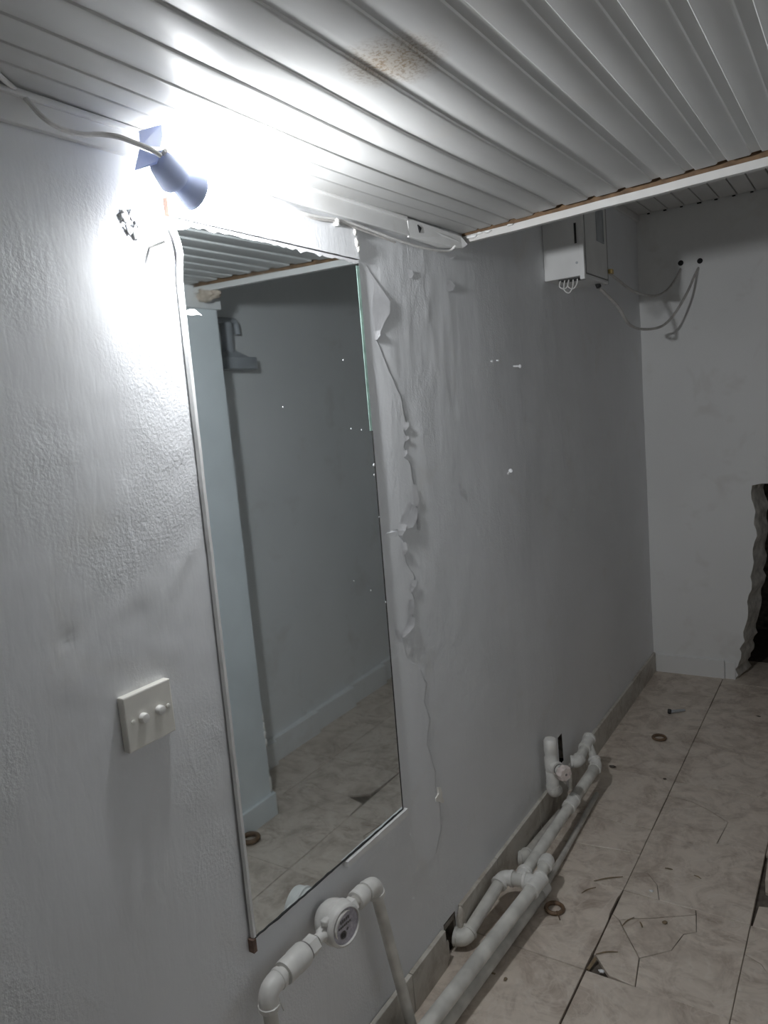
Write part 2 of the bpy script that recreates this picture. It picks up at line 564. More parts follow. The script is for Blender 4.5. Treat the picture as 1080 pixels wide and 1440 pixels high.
# the big curled flake beside the mirror's top corner
flap([(1.3839, 1.6960), (1.4038, 1.6652), (1.3898, 1.6297), (1.3861, 1.6070), (1.3930, 1.5803), (1.3947, 1.5561)],
     [(1.3916, 1.6923), (1.4261, 1.6626), (1.4568, 1.6360), (1.4525, 1.6094), (1.4253, 1.5864), (1.4033, 1.5564)], [0.001, 0.007, 0.012, 0.012, 0.009, 0.003])
flap([(1.3854, 1.5679), (1.3863, 1.5559), (1.3881, 1.5499)], [(1.4055, 1.5702), (1.4038, 1.5595), (1.3938, 1.5500)], [0.012, 0.015, 0.005])
# smaller curls down the crack
for at, fr, l in (
    ([(1.4780, 1.3679), (1.4762, 1.3566), (1.4809, 1.3465)], [(1.4999, 1.3650), (1.4951, 1.3554), (1.4877, 1.3493)], [0.006, 0.009, 0.004]),
    ([(1.4731, 1.3373), (1.4746, 1.3273), (1.4770, 1.3222)], [(1.4949, 1.3340), (1.4939, 1.3274), (1.4835, 1.3233)], [0.004, 0.007, 0.003]),
    ([(1.4617, 1.3055), (1.4632, 1.2956), (1.4650, 1.2872)], [(1.4833, 1.3019), (1.4788, 1.2941), (1.4715, 1.2882)], [0.004, 0.008, 0.004]),
    ([(1.4933, 1.2226), (1.4938, 1.2057), (1.4944, 1.1888), (1.4912, 1.1690)], [(1.5089, 1.2172), (1.5128, 1.1997), (1.5167, 1.1821), (1.5107, 1.1659)], [0.003, 0.006, 0.008, 0.003]),
    ([(1.4737, 1.1818), (1.4379, 1.1575), (1.4297, 1.1456), (1.4241, 1.1301)], [(1.5129, 1.1588), (1.4961, 1.1376), (1.4740, 1.1228), (1.4385, 1.1225)], [0.004, 0.013, 0.016, 0.010]),
    ([(1.4226, 1.1403), (1.4140, 1.1254), (1.4182, 1.1131)], [(1.4496, 1.1322), (1.4383, 1.1209), (1.4273, 1.1114)], [0.012, 0.016, 0.008]),
    ([(1.4280, 1.0963), (1.4219, 1.0776), (1.4264, 1.0667)], [(1.4431, 1.0917), (1.4436, 1.0748), (1.4356, 1.0647)], [0.006, 0.010, 0.004]),
    ([(1.4510, 1.0004), (1.4427, 0.9889), (1.4434, 0.9734)], [(1.4799, 0.9952), (1.4679, 0.9826), (1.4531, 0.9726)], [0.005, 0.009, 0.004]),
    ([(1.4379, 0.9594), (1.4322, 0.9439), (1.4321, 0.9235)], [(1.4597, 0.9520), (1.4538, 0.9363), (1.4478, 0.9191)], [0.003, 0.006, 0.005]),
    ([(1.4316, 0.9202), (1.4162, 0.9042), (1.3919, 0.8911), (1.3903, 0.8815)], [(1.4559, 0.9081), (1.4433, 0.8911), (1.4161, 0.8838), (1.3993, 0.8787)], [0.005, 0.013, 0.013, 0.006]),
    ([(1.5530, 1.7153), (1.5512, 1.7039), (1.5564, 1.6964)], [(1.5692, 1.7154), (1.5743, 1.7062), (1.5663, 1.6973)], [0.006, 0.010, 0.005]),
    ([(1.7454, 1.7094), (1.7395, 1.6966), (1.7487, 1.6816)], [(1.7648, 1.7095), (1.7828, 1.6987), (1.7687, 1.6850)], [0.006, 0.014, 0.010]),
    ([(1.7675, 1.7749), (1.7664, 1.7677), (1.7735, 1.7633)], [(1.7959, 1.7801), (1.7987, 1.7733), (1.7817, 1.7660)], [0.010, 0.012, 0.008]),
    ([(1.3698, 0.9078), (1.3712, 0.8974), (1.3745, 0.8797)], [(1.3815, 0.9043), (1.3857, 0.8913), (1.3833, 0.8769)], [0.002, 0.004, 0.002]),
    ([(1.5107, 1.1659), (1.5043, 1.1260), (1.5049, 1.1087)], [(1.5144, 1.1259), (1.5164, 1.1170), (1.5115, 1.1075)], [0.002, 0.004, 0.002]),
    ([(1.7336, 1.1915), (1.7306, 1.1732), (1.7403, 1.1568)], [(1.7453, 1.1881), (1.7467, 1.1710), (1.7525, 1.1550)], [0.002, 0.003, 0.002]),
    ([(1.5049, 0.6079), (1.5030, 0.5958)], [(1.5155, 0.6053), (1.5135, 0.5931)], [0.003, 0.004]),
    ([(1.5013, 0.3785), (1.4967, 0.3733), (1.4984, 0.3609)], [(1.5117, 0.3729), (1.5105, 0.3659), (1.5054, 0.3572)], [0.003, 0.005, 0.003]),
    ([(2.2113, 1.3464), (2.2081, 1.3267)], [(2.2290, 1.3477), (2.2258, 1.3279)], [0.003, 0.004]),
):
    flap(at, fr, l)
# bare patch where a flake has fallen off low on the wall
bm = bmesh.new()
pp = [(1.4962, 0.4626), (1.5100, 0.4558), (1.5149, 0.4401), (1.5132, 0.4295), (1.5220, 0.4136), (1.5141, 0.4118), (1.4974, 0.4242), (1.4838, 0.4312), (1.4819, 0.4416), (1.4971, 0.4452)]
lo = [bm.verts.new((-0.001, y, z)) for y, z in pp]; hi = [bm.verts.new((0.0042, y, z)) for y, z in pp]
bm.faces.new(hi); bm.faces.new(lo[::-1])
for i in range(len(pp)):
    j = (i + 1) % len(pp); bm.faces.new((lo[i], lo[j], hi[j], hi[i]))
obj('bare_patch', bm, M['paint_back'], WL)
# torn plaster round an old fixing hole, left of the mirror
def lump(name, c, r, mat, parent=None, seed=0, amp=0.4, squash=(1, 1, 1), sub=3, fr=3.0):
    bm = bmesh.new()
    bmesh.ops.create_icosphere(bm, subdivisions=sub, radius=1.0)
    for v_ in bm.verts:
        k = 1 + amp * noise.noise(v_.co * fr * 0.6 + Vector((seed, seed * 2, 0))) + amp * 0.5 * noise.noise(v_.co * fr * 1.7 + Vector((0, seed, seed)))
        v_.co = Vector([c[i] + v_.co[i] * r * k * squash[i] for i in range(3)])
    return obj(name, bm, mat, parent, smooth=True)
for k, (dy, dz, r) in enumerate(((-0.010, 0.008, 0.007), (0.004, 0.012, 0.006), (0.011, -0.002, 0.006), (0.008, -0.013, 0.006), (-0.004, -0.010, 0.005), (0.017, -0.012, 0.004))):
    lump('plaster_crumb', (0.002, 0.766 + dy, 1.697 + dz), r, M['wall'], WL, k + 2, 0.8, (0.40, 1.15, 1.15), 3)
# thick plaster band between the mirror's top edge and the cornice
bm = bmesh.new()
N = 40
tops = []
for k in range(N + 1):
    t = k / N
    y = 0.846 + (1.343 - 0.846) * t
    z0 = 1.7165 - 0.005 * t + 0.001 * noise.noise(Vector((y * 40, 0, 0)))
    xx = 0.0105 + 0.001 * noise.noise(Vector((y * 15, 3, 0)))
    tops.append([bm.verts.new((-0.002, y, z0)), bm.verts.new((xx, y, z0 + 0.0005)), bm.verts.new((xx - 0.001, y, 1.775)), bm.verts.new((-0.002, y, 1.787))])
for k in range(N):
    for j in range(3):
        bm.faces.new((tops[k][j], tops[k + 1][j], tops[k + 1][j + 1], tops[k][j + 1]))
bm.faces.new(tops[0]); bm.faces.new(tops[-1][::-1])
obj('plaster_band', bm, M['wall'], WL)
for k, (y, z, r) in enumerate(((1.338, 1.745, 0.007), (1.342, 1.733, 0.005), (1.335, 1.765, 0.005))):
    lump('plaster_crumb', (0.011, y, z), r, M['paint_back'], WL, k + 20, 0.6, (0.5, 0.8, 1.4), 2)

# --- rear wall with the broken-out opening
hole_edge = [(0.372, 0.0), (0.383, 0.02), (0.372, 0.05), (0.388, 0.085), (0.398, 0.12), (0.392, 0.15), (0.414, 0.19), (0.409, 0.235), (0.420, 0.27), (0.431, 0.33),
             (0.428, 0.38), (0.448, 0.44), (0.444, 0.50), (0.459, 0.57), (0.456, 0.63), (0.474, 0.69), (0.462, 0.745), (0.470, 0.80), (0.455, 0.86), (0.458, 0.921)]
hole_edge = rag([(a, b_) for a, b_ in hole_edge], 0.004, 2)
bm = bmesh.new()
def vq(*ps):
    return bm.faces.new([bm.verts.new(p) for p in ps])
for (xa, za), (xb, zb) in zip(hole_edge, hole_edge[1:]):      # plaster left of the hole, row by row
    vq((-0.06, YB, za), (xa, YB, za), (xb, YB, zb), (-0.06, YB, zb))
ztop_h = hole_edge[-1][1]
top_pts = rag([(hole_edge[-1][0], ztop_h), (0.52, 0.928), (0.66, 0.921), (0.82, 0.93), (1.0, 0.925)], 0.004, 3)
vq((-0.06, YB, ztop_h), (hole_edge[-1][0], YB, ztop_h), (hole_edge[-1][0], YB, 2.25), (-0.06, YB, 2.25))
for (xa, za), (xb, zb) in zip(top_pts, top_pts[1:]):
    vq((xa, YB, za), (xb, YB, zb), (xb, YB, 2.25), (xa, YB, 2.25))
vq((1.0, YB, -0.02), (1.36, YB, -0.02), (1.36, YB, 2.25), (1.0, YB, 2.25))
bmesh.ops.remove_doubles(bm, verts=bm.verts, dist=1e-5)
add_box(bm, (-0.06, YB + 0.004, -0.02), (0.33, YB + 0.14, 2.25))
add_box(bm, (0.30, YB + 0.004, 0.96), (1.36, YB + 0.14, 2.25))
WB = obj('wall_back', bm, M['wall2'])
# broken thickness of the wall round the hole
bm = bmesh.new()
path = hole_edge + top_pts[1:]
rings_ = []
for i, (x, z) in enumerate(path):
    up_ = i >= len(hole_edge)
    row = []
    for k in range(6):
        t = k / 5
        w = 0.010 * noise.noise(Vector((x * 40, z * 22, t * 2.2))) * (1 if k else 0)
        off = 0.036 * t + w
        row.append(bm.verts.new((x + (0 if up_ else off), YB + 0.0 + 0.15 * t, z - (off * 0.3 if up_ else 0))))
    rings_.append(row)
for a_, b_ in zip(rings_, rings_[1:]):
    for k in range(5):
        bm.faces.new((a_[k], b_[k], b_[k + 1], a_[k + 1]))
obj('broken_edge', bm, M['broken'], WB, smooth=True)
struct(WB, 'grey-white rear wall with a ragged hole broken through it')
# the dark space beyond the hole
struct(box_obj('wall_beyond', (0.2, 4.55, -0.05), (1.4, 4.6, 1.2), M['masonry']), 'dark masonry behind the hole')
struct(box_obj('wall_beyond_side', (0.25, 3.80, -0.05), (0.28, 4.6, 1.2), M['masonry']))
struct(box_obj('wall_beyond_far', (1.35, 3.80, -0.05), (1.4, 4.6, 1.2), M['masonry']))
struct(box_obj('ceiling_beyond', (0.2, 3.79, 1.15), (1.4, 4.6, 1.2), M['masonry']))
# right wall (seen in the mirror), pillar, near wall
bm = bmesh.new()
def rx(y):
    return 1.182 + 0.066 * (y - 2.12)
pl = [(XR, Y0 - 0.05), (XR, 1.60), (rx(1.60), 1.601), (rx(YB + 0.05), YB + 0.05)]
for i in range(len(pl) - 1):
    (xa, ya), (xb, yb) = pl[i], pl[i + 1]
    q = [bm.verts.new(p) for p in ((xa, ya, -0.05), (xb, yb, -0.05), (xb, yb, 2.25), (xa, ya, 2.25), (xa + 0.1, ya, -0.05), (xb + 0.1, yb, -0.05), (xb + 0.1, yb, 2.25), (xa + 0.1, ya, 2.25))]
    for f in ((0, 1, 2, 3), (5, 4, 7, 6), (3, 2, 6, 7), (1, 0, 4, 5), (0, 3, 7, 4), (1, 5, 6, 2)):
        bm.faces.new([q[k] for k in f])
WR = struct(obj('wall_right', bm, M['wall2']), 'pale plaster wall facing the mirror')
WN = struct(box_obj('wall_near', (-0.06, Y0 - 0.08, -0.05), (1.32, Y0, 2.25), M['wall2']), 'plain wall behind the camera')
bm = bmesh.new()
add_box(bm, (0.905, 1.46, -0.01), (1.24, 1.838, 2.2), 0.004)
PL = struct(obj('wall_pillar', bm, M['pillar']), 'pale glossy painted pillar seen in the mirror')
for k, z in enumerate((0.33, 0.30, 0.27, 0.13, 0.10, 0.12, 0.36)):
    lump('chipped_edge', (0.906, 1.836, z), 0.011, M['paint_back'], PL, 60 + k, 0.7, (0.4, 0.5, 1.6), 2)

# --- floor: mortar bed and single tiles
struct_floor = box_obj('floor', (-0.06, Y0 - 0.05, -0.06), (1.40, 4.6, -0.012), M['grout'])
struct(struct_floor, 'beige marbled tile floor with cracked and broken tiles')
XS = [-0.012, 0.318, 0.643, 0.970, 1.30]
YS0, PY = 1.604, 0.337
rows = [YS0 + PY * k for k in range(-9, 7)]
G = 0.0011
def tile_piece(poly, z=0.0, name='tile', tilt=(0, 0)):
    bm = bmesh.new()
    cx = sum(p[0] for p in poly) / len(poly); cy = sum(p[1] for p in poly) / len(poly)
    prism(bm, poly, -0.011, z)
    for v_ in bm.verts:
        if v_.co.z > -0.005:
            v_.co.z += (v_.co.x - cx) * tilt[0] + (v_.co.y - cy) * tilt[1]
    es = [e for e in bm.edges if all(v_.co.z > -0.005 for v_ in e.verts)]
    bmesh.ops.bevel(bm, geom=es, offset=0.0012, segments=1, affect='EDGES')
    return obj(name, bm, M['tile'], struct_floor)
def shrink(poly, g):
    """pull the outline in by about g towards the inside"""
    out = []
    n = len(poly)
    area = sum(poly[i][0] * poly[(i + 1) % n][1] - poly[(i + 1) % n][0] * poly[i][1] for i in range(n))
    if area < 0:
        poly = poly[::-1]
    for i in range(n):
        p0, p1, p2 = Vector(poly[i - 1]), Vector(poly[i]), Vector(poly[(i + 1) % n])
        a = (p1 - p0).normalized(); b_ = (p2 - p1).normalized()
        nn = Vector((-a.y - b_.y, a.x + b_.x))
        if nn.length > 1e-6:
            nn.normalize()
        out.append(tuple(p1 + nn * g))
    return out
broken = {}
J = lambda pts: [tuple(p) for p in pts]
# tile (column 1, row at 1.604): shattered
TL, TR, BR, BL = (0.318, 1.941), (0.643, 1.941), (0.643, 1.604), (0.318, 1.604)
n1, n2, n3, n4, n5, n6 = (0.4153, 1.9485), (0.5104, 1.9329), (0.5144, 1.9223), (0.4205, 1.8617), (0.3750, 1.8380), (0.3412, 1.8160)
n7, n8, n9, n10, n11, n12 = (0.3559, 1.7925), (0.4217, 1.7009), (0.4361, 1.6067), (0.3708, 1.6115), (0.3445, 1.6388), (0.3248, 1.6627)
n13, n14, n15 = (0.5284, 1.8541), (0.4995, 1.8332), (0.4860, 1.7601)
n16 = (0.3122, 1.8311)
tb = lambda p, y: (p[0], y)
n1b, n2b, n9b = tb(n1, 1.941), tb(n2, 1.941), tb(n9, 1.604)
left_at = lambda p: (0.318, p[1])
broken[(1, 1.604)] = [
    [TL, n1b, n2b, n3, n4, n5, n6, left_at(n16)],
    [left_at(n16), n6, n7, n8, n9b, n10, n11, n12, left_at(n12)],
    [n6, n5, n4, n3, n13, n14, n15, n8, n7],
    [n3, n2b, TR, BR, n9b, n8, n15, n14, n13],
]
# row above: one triangle cracked off at its near-left corner
a1, a2, a3 = (0.3169, 2.0308), (0.3599, 2.0470), (0.3963, 2.0043)
broken[(1, 1.941)] = [
    [left_at(a1), a2, a3, n1b, (0.318, 1.941)],
    [left_at(a1), (0.318, 2.278), (0.643, 2.278), (0.643, 1.941), n1b, a3, a2],
]
# next row: long curved crack
b1, b2, b3, b4, b5 = (0.3166, 2.5096), (0.3977, 2.4997), (0.4525, 2.4694), (0.5223, 2.4179), (0.5086, 2.2817)
b5 = (b5[0], 2.278)
broken[(1, 2.278)] = [
    [left_at(b1), b2, b3, b4, b5, (0.318, 2.278)],
    [left_at(b1), (0.318, 2.615), (0.643, 2.615), (0.643, 2.278), b5, b4, b3, b2],
]
# column 0 tile crossed by a straight crack
c1, c2 = (0.0826, 2.0796), (0.3058, 2.1329)
broken[(0, 1.941)] = [
    [(-0.012, 2.278), (0.318, 2.278), (0.318, c2[1]), (-0.012, c1[1] + 0.01)],
    [(-0.012, c1[1] + 0.01), (0.318, c2[1]), (0.318, 1.941), (-0.012, 1.941)],
]
# column 0 tile next to the break: chipped right edge
broken[(0, 1.604)] = [[(-0.012, 1.604), (0.3145, 1.604), (0.3145, 1.660), (0.3165, 1.70), (0.3165, 1.80), (0.3125, 1.83), (0.3125, 1.90), (0.317, 1.92), (0.317, 1.941), (-0.012, 1.941)]]
broken[(0, 1.267)] = [[(-0.012, 1.267), (0.3150, 1.267), (0.3145, 1.604), (-0.012, 1.604)]]
# column 2: a broken corner and an empty socket
d1, d2, d3 = (0.6466, 1.8255), (0.6830, 1.8079), (0.6980, 1.7810)
broken[(2, 1.604)] = [
    [(0.643, 1.941), (0.97, 1.941), (0.97, 1.604), d3, d2, (0.643, d1[1])],
    [(0.643, d1[1]), d2, d3, (0.97, 1.604), (0.643, 1.604)],
]
broken[(2, 1.941)] = [
    [(0.647, 1.941), (0.97, 1.941), (0.97, 2.046), (0.735, 2.052), (0.652, 2.03)],
    [(0.660, 2.10), (0.735, 2.054), (0.97, 2.048), (0.97, 2.278), (0.649, 2.278), (0.654, 2.15)],
]
for ci in range(4):
    for ry in rows:
        key = (ci, round(ry, 3))
        x0, x1, y0, y1 = XS[ci], XS[ci + 1], ry, ry + PY
        if y0 > 4.5 or y1 < Y0 - 0.2:
            continue
        dz = random.uniform(-0.0012, 0.0006)
        if key in broken:
            for poly in broken[key]:
                tile_piece(shrink(poly, G * 1.15), dz + random.uniform(-0.0015, 0.0012), 'tile', (random.uniform(-.006, .006), random.uniform(-.006, .006)))
        else:
            tile_piece([(x0 + G, y0 + G), (x1 - G, y0 + G), (x1 - G, y1 - G), (x0 + G, y1 - G)], dz)

# --- skirting tiles
def skirting(name, label, segs, mat=M['skirt']):
    root = None
    for i, (lo, hi) in enumerate(segs):
        o = box_obj(name if i == 0 else 'skirting_tile', lo, hi, mat, root, 0.0015)
        if i == 0:
            root = o
            struct(o, label)
    return root
segs = []
hz = 0.100
edges_ = [-1.24, -0.93, -0.60, -0.27, 0.06, 0.39, 0.72, 1.05, 1.30, 1.464]
for a, b_ in zip(edges_, edges_[1:]):
    segs.append(((0.0, a + 0.001, -0.004), (0.012 + random.uniform(-.001, .001), b_ - 0.001, hz + random.uniform(-0.002, 0.002))))
edges_ = [1.555, 1.78, 2.11, 2.29]
for a, b_ in zip(edges_, edges_[1:]):
    segs.append(((0.0, a + 0.001, -0.004), (0.012 + random.uniform(-.001, .001), b_ - 0.001, hz + 0.008 + random.uniform(-0.002, 0.002))))
edges_ = [2.41, 2.74, 3.07, 3.40, 3.68]
for a, b_ in zip(edges_, edges_[1:]):
    segs.append(((0.0, a + 0.001, -0.004), (0.012 + random.uniform(-.001, .001), b_ - 0.001, hz - 0.002 + random.uniform(-0.002, 0.002))))
BLft = skirting('baseboard_left', 'row of beige skirting tiles along the mirror wall', segs)
lump('broken_skirting', (0.008, 1.552, 0.055), 0.034, M['skirt'], BLft, 3, 0.35, (0.28, 0.5, 1.35), 3)
lump('broken_skirting', (0.006, 1.468, 0.035), 0.022, M['skirt'], BLft, 9, 0.35, (0.3, 0.5, 1.4), 3)
skirting('baseboard_back', 'worn pale skirting tile on the rear wall', [((0.012, YB - 0.012, -0.004), (0.325, YB, 0.088)), ((0.328, YB - 0.008, -0.004), (0.372, YB, 0.082))], M['wall2'])
segs = []
for k in range(6):
    y0 = 1.84 + 0.31 * k
    y1 = min(y0 + 0.307, YB - 0.01)
    x0 = rx((y0 + y1) / 2)
    segs.append(((x0 - 0.026, y0, -0.004), (x0 + 0.01, y1, 0.098 + random.uniform(-.004, .004))))
skirting('baseboard_right', 'chipped skirting tiles along the opposite wall', segs, M['wall2'])
skirting('baseboard_pillar', 'low skirting round the pillar', [((0.893, 1.452, -0.004), (0.904, 1.846, 0.082)), ((0.905, 1.839, -0.004), (1.16, 1.850, 0.082))], M['pillar'])

# --- panel ceiling: single PVC boards with recessed bands
CE = box_obj('ceiling', (-0.05, Y0 - 0.05, ZC + 0.03), (1.30, 1.60, ZC + 0.04), M['pvc'])
struct(CE, 'suspended ceiling of ribbed white plastic boards')
xs = [0.004, 0.060, 0.102, 0.167, 0.234, 0.300, 0.377, 0.448, 0.525, 0.594, 0.658, 0.722, 0.784]
while xs[-1] < 1.24:
    xs.append(xs[-1] + 0.066)
def sag(x, y):
    return -0.010 * math.exp(-((y - 1.15) / 0.42) ** 2) * (1 / (1 + math.exp((x - 0.45) / 0.06))) 
for k in range(len(xs) - 1):
    xa, xb = xs[k], xs[k + 1]
    w_ = xb - xa
    band = 0.023 if k > 1 else 0.010
    d_ = 0.0038 if k > 1 else 0.003
    prof = [(xa, 0.016), (xa, 0.0015), (xa + 0.0015, 0.0), (xb - band, 0.0), (xb - band + 0.003, d_ * 0.35), (xb - band + 0.0045, d_), (xb + 0.0005, d_ + 0.0006), (xb + 0.0005, 0.016)]
    bm = bmesh.new()
    yend = strip_y((xa + xb) / 2) - 0.006 - (random.uniform(0.004, 0.016) if xa > 0.22 else 0.0)
    NY = 22
    ringv = []
    for i in range(NY + 1):
        y = Y0 + (yend - Y0) * i / NY
        y_skew = y
        ring = []
        for (px_, pz_) in prof:
            yy = y if i < NY else y - (px_ - (xa + xb) / 2) * 0.135
            dz = sag(px_, yy)
            if k == 0:
                dz -= 0.0
            ring.append(bm.verts.new((px_, yy, ZC + pz_ + dz)))
        ringv.append(ring)
    npz = len(prof)
    for i in range(NY):
        for j in range(npz):
            bm.faces.new((ringv[i][j], ringv[i + 1][j], ringv[i + 1][(j + 1) % npz], ringv[i][(j + 1) % npz]))
    bm.faces.new(ringv[0]); bm.faces.new(ringv[-1][::-1])
    autosmooth(obj('ceiling_board', bm, M['pvc'], CE), 25)

# cornice boards along the mirror wall and over the pillar side
T1o = box_obj('trim_1', (0.0, Y0, 1.790), (0.010, 1.56, ZC + 0.002), M['pvc_trim'], None, 0.0015)
struct(T1o, 'white plastic cornice board along the top of the mirror wall')
box_obj('cornice_bead', (0.0, Y0, 1.822), (0.016, 1.55, 1.831), M['pvc_trim'], T1o, 0.003)
bm = bmesh.new()
# loose end piece, twisted away from the wall
e = [(0.012, 1.555, 1.828), (0.024, 1.80, 1.820), (0.034, 1.815, 1.800), (0.030, 1.79, 1.786), (0.012, 1.70, 1.782), (0.009, 1.56, 1.787)]
a = [bm.verts.new(p) for p in e]; bk = [bm.verts.new((p[0] - 0.005, p[1], p[2])) for p in e]
bm.faces.new(a); bm.faces.new(bk[::-1])
for i in range(6):
    bm.faces.new((a[i], a[(i + 1) % 6], bk[(i + 1) % 6], bk[i]))
obj('cornice_end', bm, M['pvc_trim'], T1o)
bm = bmesh.new()
hp = [(1.595, 1.819), (1.612, 1.814), (1.603, 1.802)]
a = [bm.verts.new((0.0155, y, z)) for y, z in hp]; bk = [bm.verts.new((0.010, y, z)) for y, z in hp]
bm.faces.new(a); bm.faces.new(bk[::-1])
for i in range(3):
    bm.faces.new((a[i], a[(i + 1) % 3], bk[(i + 1) % 3], bk[i]))
obj('torn_hole', bm, M['dark'], T1o)
T3 = box_obj('trim_3', (0.888, 1.40, 1.768), (0.904, 1.842, ZC), M['pvc_trim'], None, 0.002)
struct(T3, 'pale cornice board over the pillar')

# ceiling edge: white strip, wooden batten, fascia up to the rear ceiling
bm = bmesh.new()
Nn = 26
ringv = []
for i in range(Nn + 1):
    x = 0.006 + (1.24 - 0.006) * i / Nn
    y = strip_y(x)
    w1 = 0.0012 * noise.noise(Vector((x * 9, 0, 0)))
    ringv.append([bm.verts.new(p) for p in ((x, y - 0.004, 1.811 + w1), (x, y - 0.003, 1.8285 + w1), (x, y + 0.010, 1.8285 + w1), (x, y + 0.012, 1.811 + w1))])
for i in range(Nn):
    for j in range(4):
        bm.faces.new((ringv[i][j], ringv[i + 1][j], ringv[i + 1][(j + 1) % 4], ringv[i][(j + 1) % 4]))
bm.faces.new(ringv[0]); bm.faces.new(ringv[-1][::-1])
T2 = struct(obj('trim_2', bm, M['edge_trim']), 'white plastic strip along the open edge of the ceiling')
bm = bmesh.new()
ringv = []
for i in range(Nn + 1):
    x = 0.004 + (1.24 - 0.004) * i / Nn
    y = strip_y(x)
    w1 = 0.0012 * noise.noise(Vector((x * 14, 5, 0)))
    ringv.append([bm.verts.new(p) for p in ((x, y - 0.001 + w1, 1.829), (x, y - 0.001 + w1, 1.862), (x, y + 0.022, 1.862), (x, y + 0.022, 1.829))])
for i in range(Nn):
    for j in range(4):
        bm.faces.new((ringv[i][j], ringv[i + 1][j], ringv[i + 1][(j + 1) % 4], ringv[i][(j + 1) % 4]))
bm.faces.new(ringv[0]); bm.faces.new(ringv[-1][::-1])
obj('wooden_batten', bm, M['wood'], T2)
bm = bmesh.new()
q = [bm.verts.new(p) for p in ((-0.04, strip_y(-.04) + 0.004, 1.84), (1.28, strip_y(1.28) + 0.004, 1.84), (1.28, strip_y(1.28) + 0.004, 2.22), (-0.04, strip_y(-.04) + 0.004, 2.22))]
r_ = [bm.verts.new(v_.co + Vector((0, 0.02, 0))) for v_ in q]
bm.faces.new(q); bm.faces.new(r_[::-1])
for i in range(4):
    bm.faces.new((q[i], q[(i + 1) % 4], r_[(i + 1) % 4], r_[i]))
struct(obj('wall_fascia', bm, M['rear_ceiling']), 'step up from the panel ceiling to the rear ceiling')
# ragged torn plastic scraps at the strip's left end
for k, (x, y, z, r) in enumerate(((0.035, 1.838, 1.822, 0.008), (0.085, 1.83, 1.824, 0.006), (0.060, 1.835, 1.826, 0.005), (0.15, 1.822, 1.826, 0.005))):
    lump('torn_edge', (x, y, z), r, M['pvc_trim'], T2, 80 + k, 0.8, (1.6, 0.7, 0.5), 2)

# rear ceiling boards (higher, in shadow)
CF = box_obj('ceiling_rear', (-0.06, Y0 - 0.08, ZF + 0.014), (1.40, YB + 0.12, ZF + 0.04), M['rear_ceiling'])
struct(CF, 'higher shadowed board ceiling over the rear of the room')
x = 0.0
while x < 1.25:
    box_obj('ceiling_board', (x + 0.002, 1.72, ZF), (x + 0.068, YB - 0.006 - random.uniform(0, 0.006), ZF + 0.013), M['rear_ceiling'], CF, 0.002)
    box_obj('painted_board_gap', (x + 0.050, YB - 0.010, ZF - 0.004), (x + 0.064 + random.uniform(-.004, .004), YB - 0.001, ZF + 0.001), M['dark'], CF)  # solid black blocks paint the dark of the open board ends
    x += 0.071
T4 = struct(box_obj('trim_4', (0.0, 2.0, ZF - 0.03), (0.014, YB - 0.002, ZF - 0.001), M['rear_ceiling'], None, 0.003), 'thin cornice of the rear ceiling')

# ------------------------------------------------------------------ mirror
MTL, MTR, MBL, MBR = (0.846, 1.714), (1.344, 1.709), (0.834, 0.512), (1.328, 0.493)
MI = thing('wall_mirror', 'tall frameless wall mirror with worn edges under the bare bulb', 'mirror', (0.006, 1.08, 0.49))
def quad_slab(bm, quad, x0, x1):
    a = [bm.verts.new((x1, y, z)) for y, z in quad]; b_ = [bm.verts.new((x0, y, z)) for y, z in quad]
    bm.faces.new(a); bm.faces.new(b_[::-1])
    n = len(quad)
    for i in range(n):
        bm.faces.new((a[i], a[(i + 1) % n], b_[(i + 1) % n], b_[i]))
    return bm
obj('mirror_glass', quad_slab(bmesh.new(), [MBL, MBR, MTR, MTL], 0.0025, 0.0062), M['mirror'], MI)
lerp2 = lambda a, b_, t: (a[0] + (b_[0] - a[0]) * t, a[1] + (b_[1] - a[1]) * t)
# left edge strip, bent loose near the top
def ribbon(name, cl, w0, xoff, th, mat, parent):
    bm = bmesh.new(); rows_ = []
    for (y, z, dx) in cl:
        rows_.append([bm.verts.new(p) for p in ((xoff + dx, y - w0 / 2, z), (xoff + dx + th, y - w0 / 2 + 0.001, z), (xoff + dx + th, y + w0 / 2 - 0.001, z), (xoff + dx, y + w0 / 2, z))])
    for i in range(len(rows_) - 1):
        for j in range(4):
            bm.faces.new((rows_[i][j], rows_[i + 1][j], rows_[i + 1][(j + 1) % 4], rows_[i][(j + 1) % 4]))
    bm.faces.new(rows_[0]); bm.faces.new(rows_[-1][::-1])
    return obj(name, bm, mat, parent)
cl = []
for k in range(60):
    t = k / 59
    y, z = lerp2(MBL, MTL, t * 0.985 + 0.005)
    cl.append((y - 0.003 + 0.0008 * noise.noise(Vector((z * 18, 0, 0))) + (0.004 * math.exp(-((z - 1.668) / 0.018) ** 2)) - (0.004 if z > 1.69 else 0), z, 0.004 * math.exp(-((z - 1.66) / 0.03) ** 2)))
ribbon('edge_strip', cl, 0.0078, 0.004, 0.007, M['pvc_trim'], MI)
# paint smears along the strip's inner border
bm = bmesh.new()
ed = []
for k in range(90):
    t = k / 89
    y, z = lerp2(MBL, MTL, 0.35 + 0.6 * t)
    ed.append((y + 0.0015 + 0.0025 * abs(noise.noise(Vector((z * 45, 2, 0)))), z))
a = [bm.verts.new((0.0067, y, z)) for y, z in ed]; b_ = [bm.verts.new((0.0067, lerp2(MBL, MTL, 0.35 + 0.6 * k / 89)[0] - 0.002, ed[k][1])) for k in range(90)]
for i in range(89):
    bm.faces.new((a[i], a[i + 1], b_[i + 1], b_[i]))
obj('paint_smear', bm, M['flake'], MI)
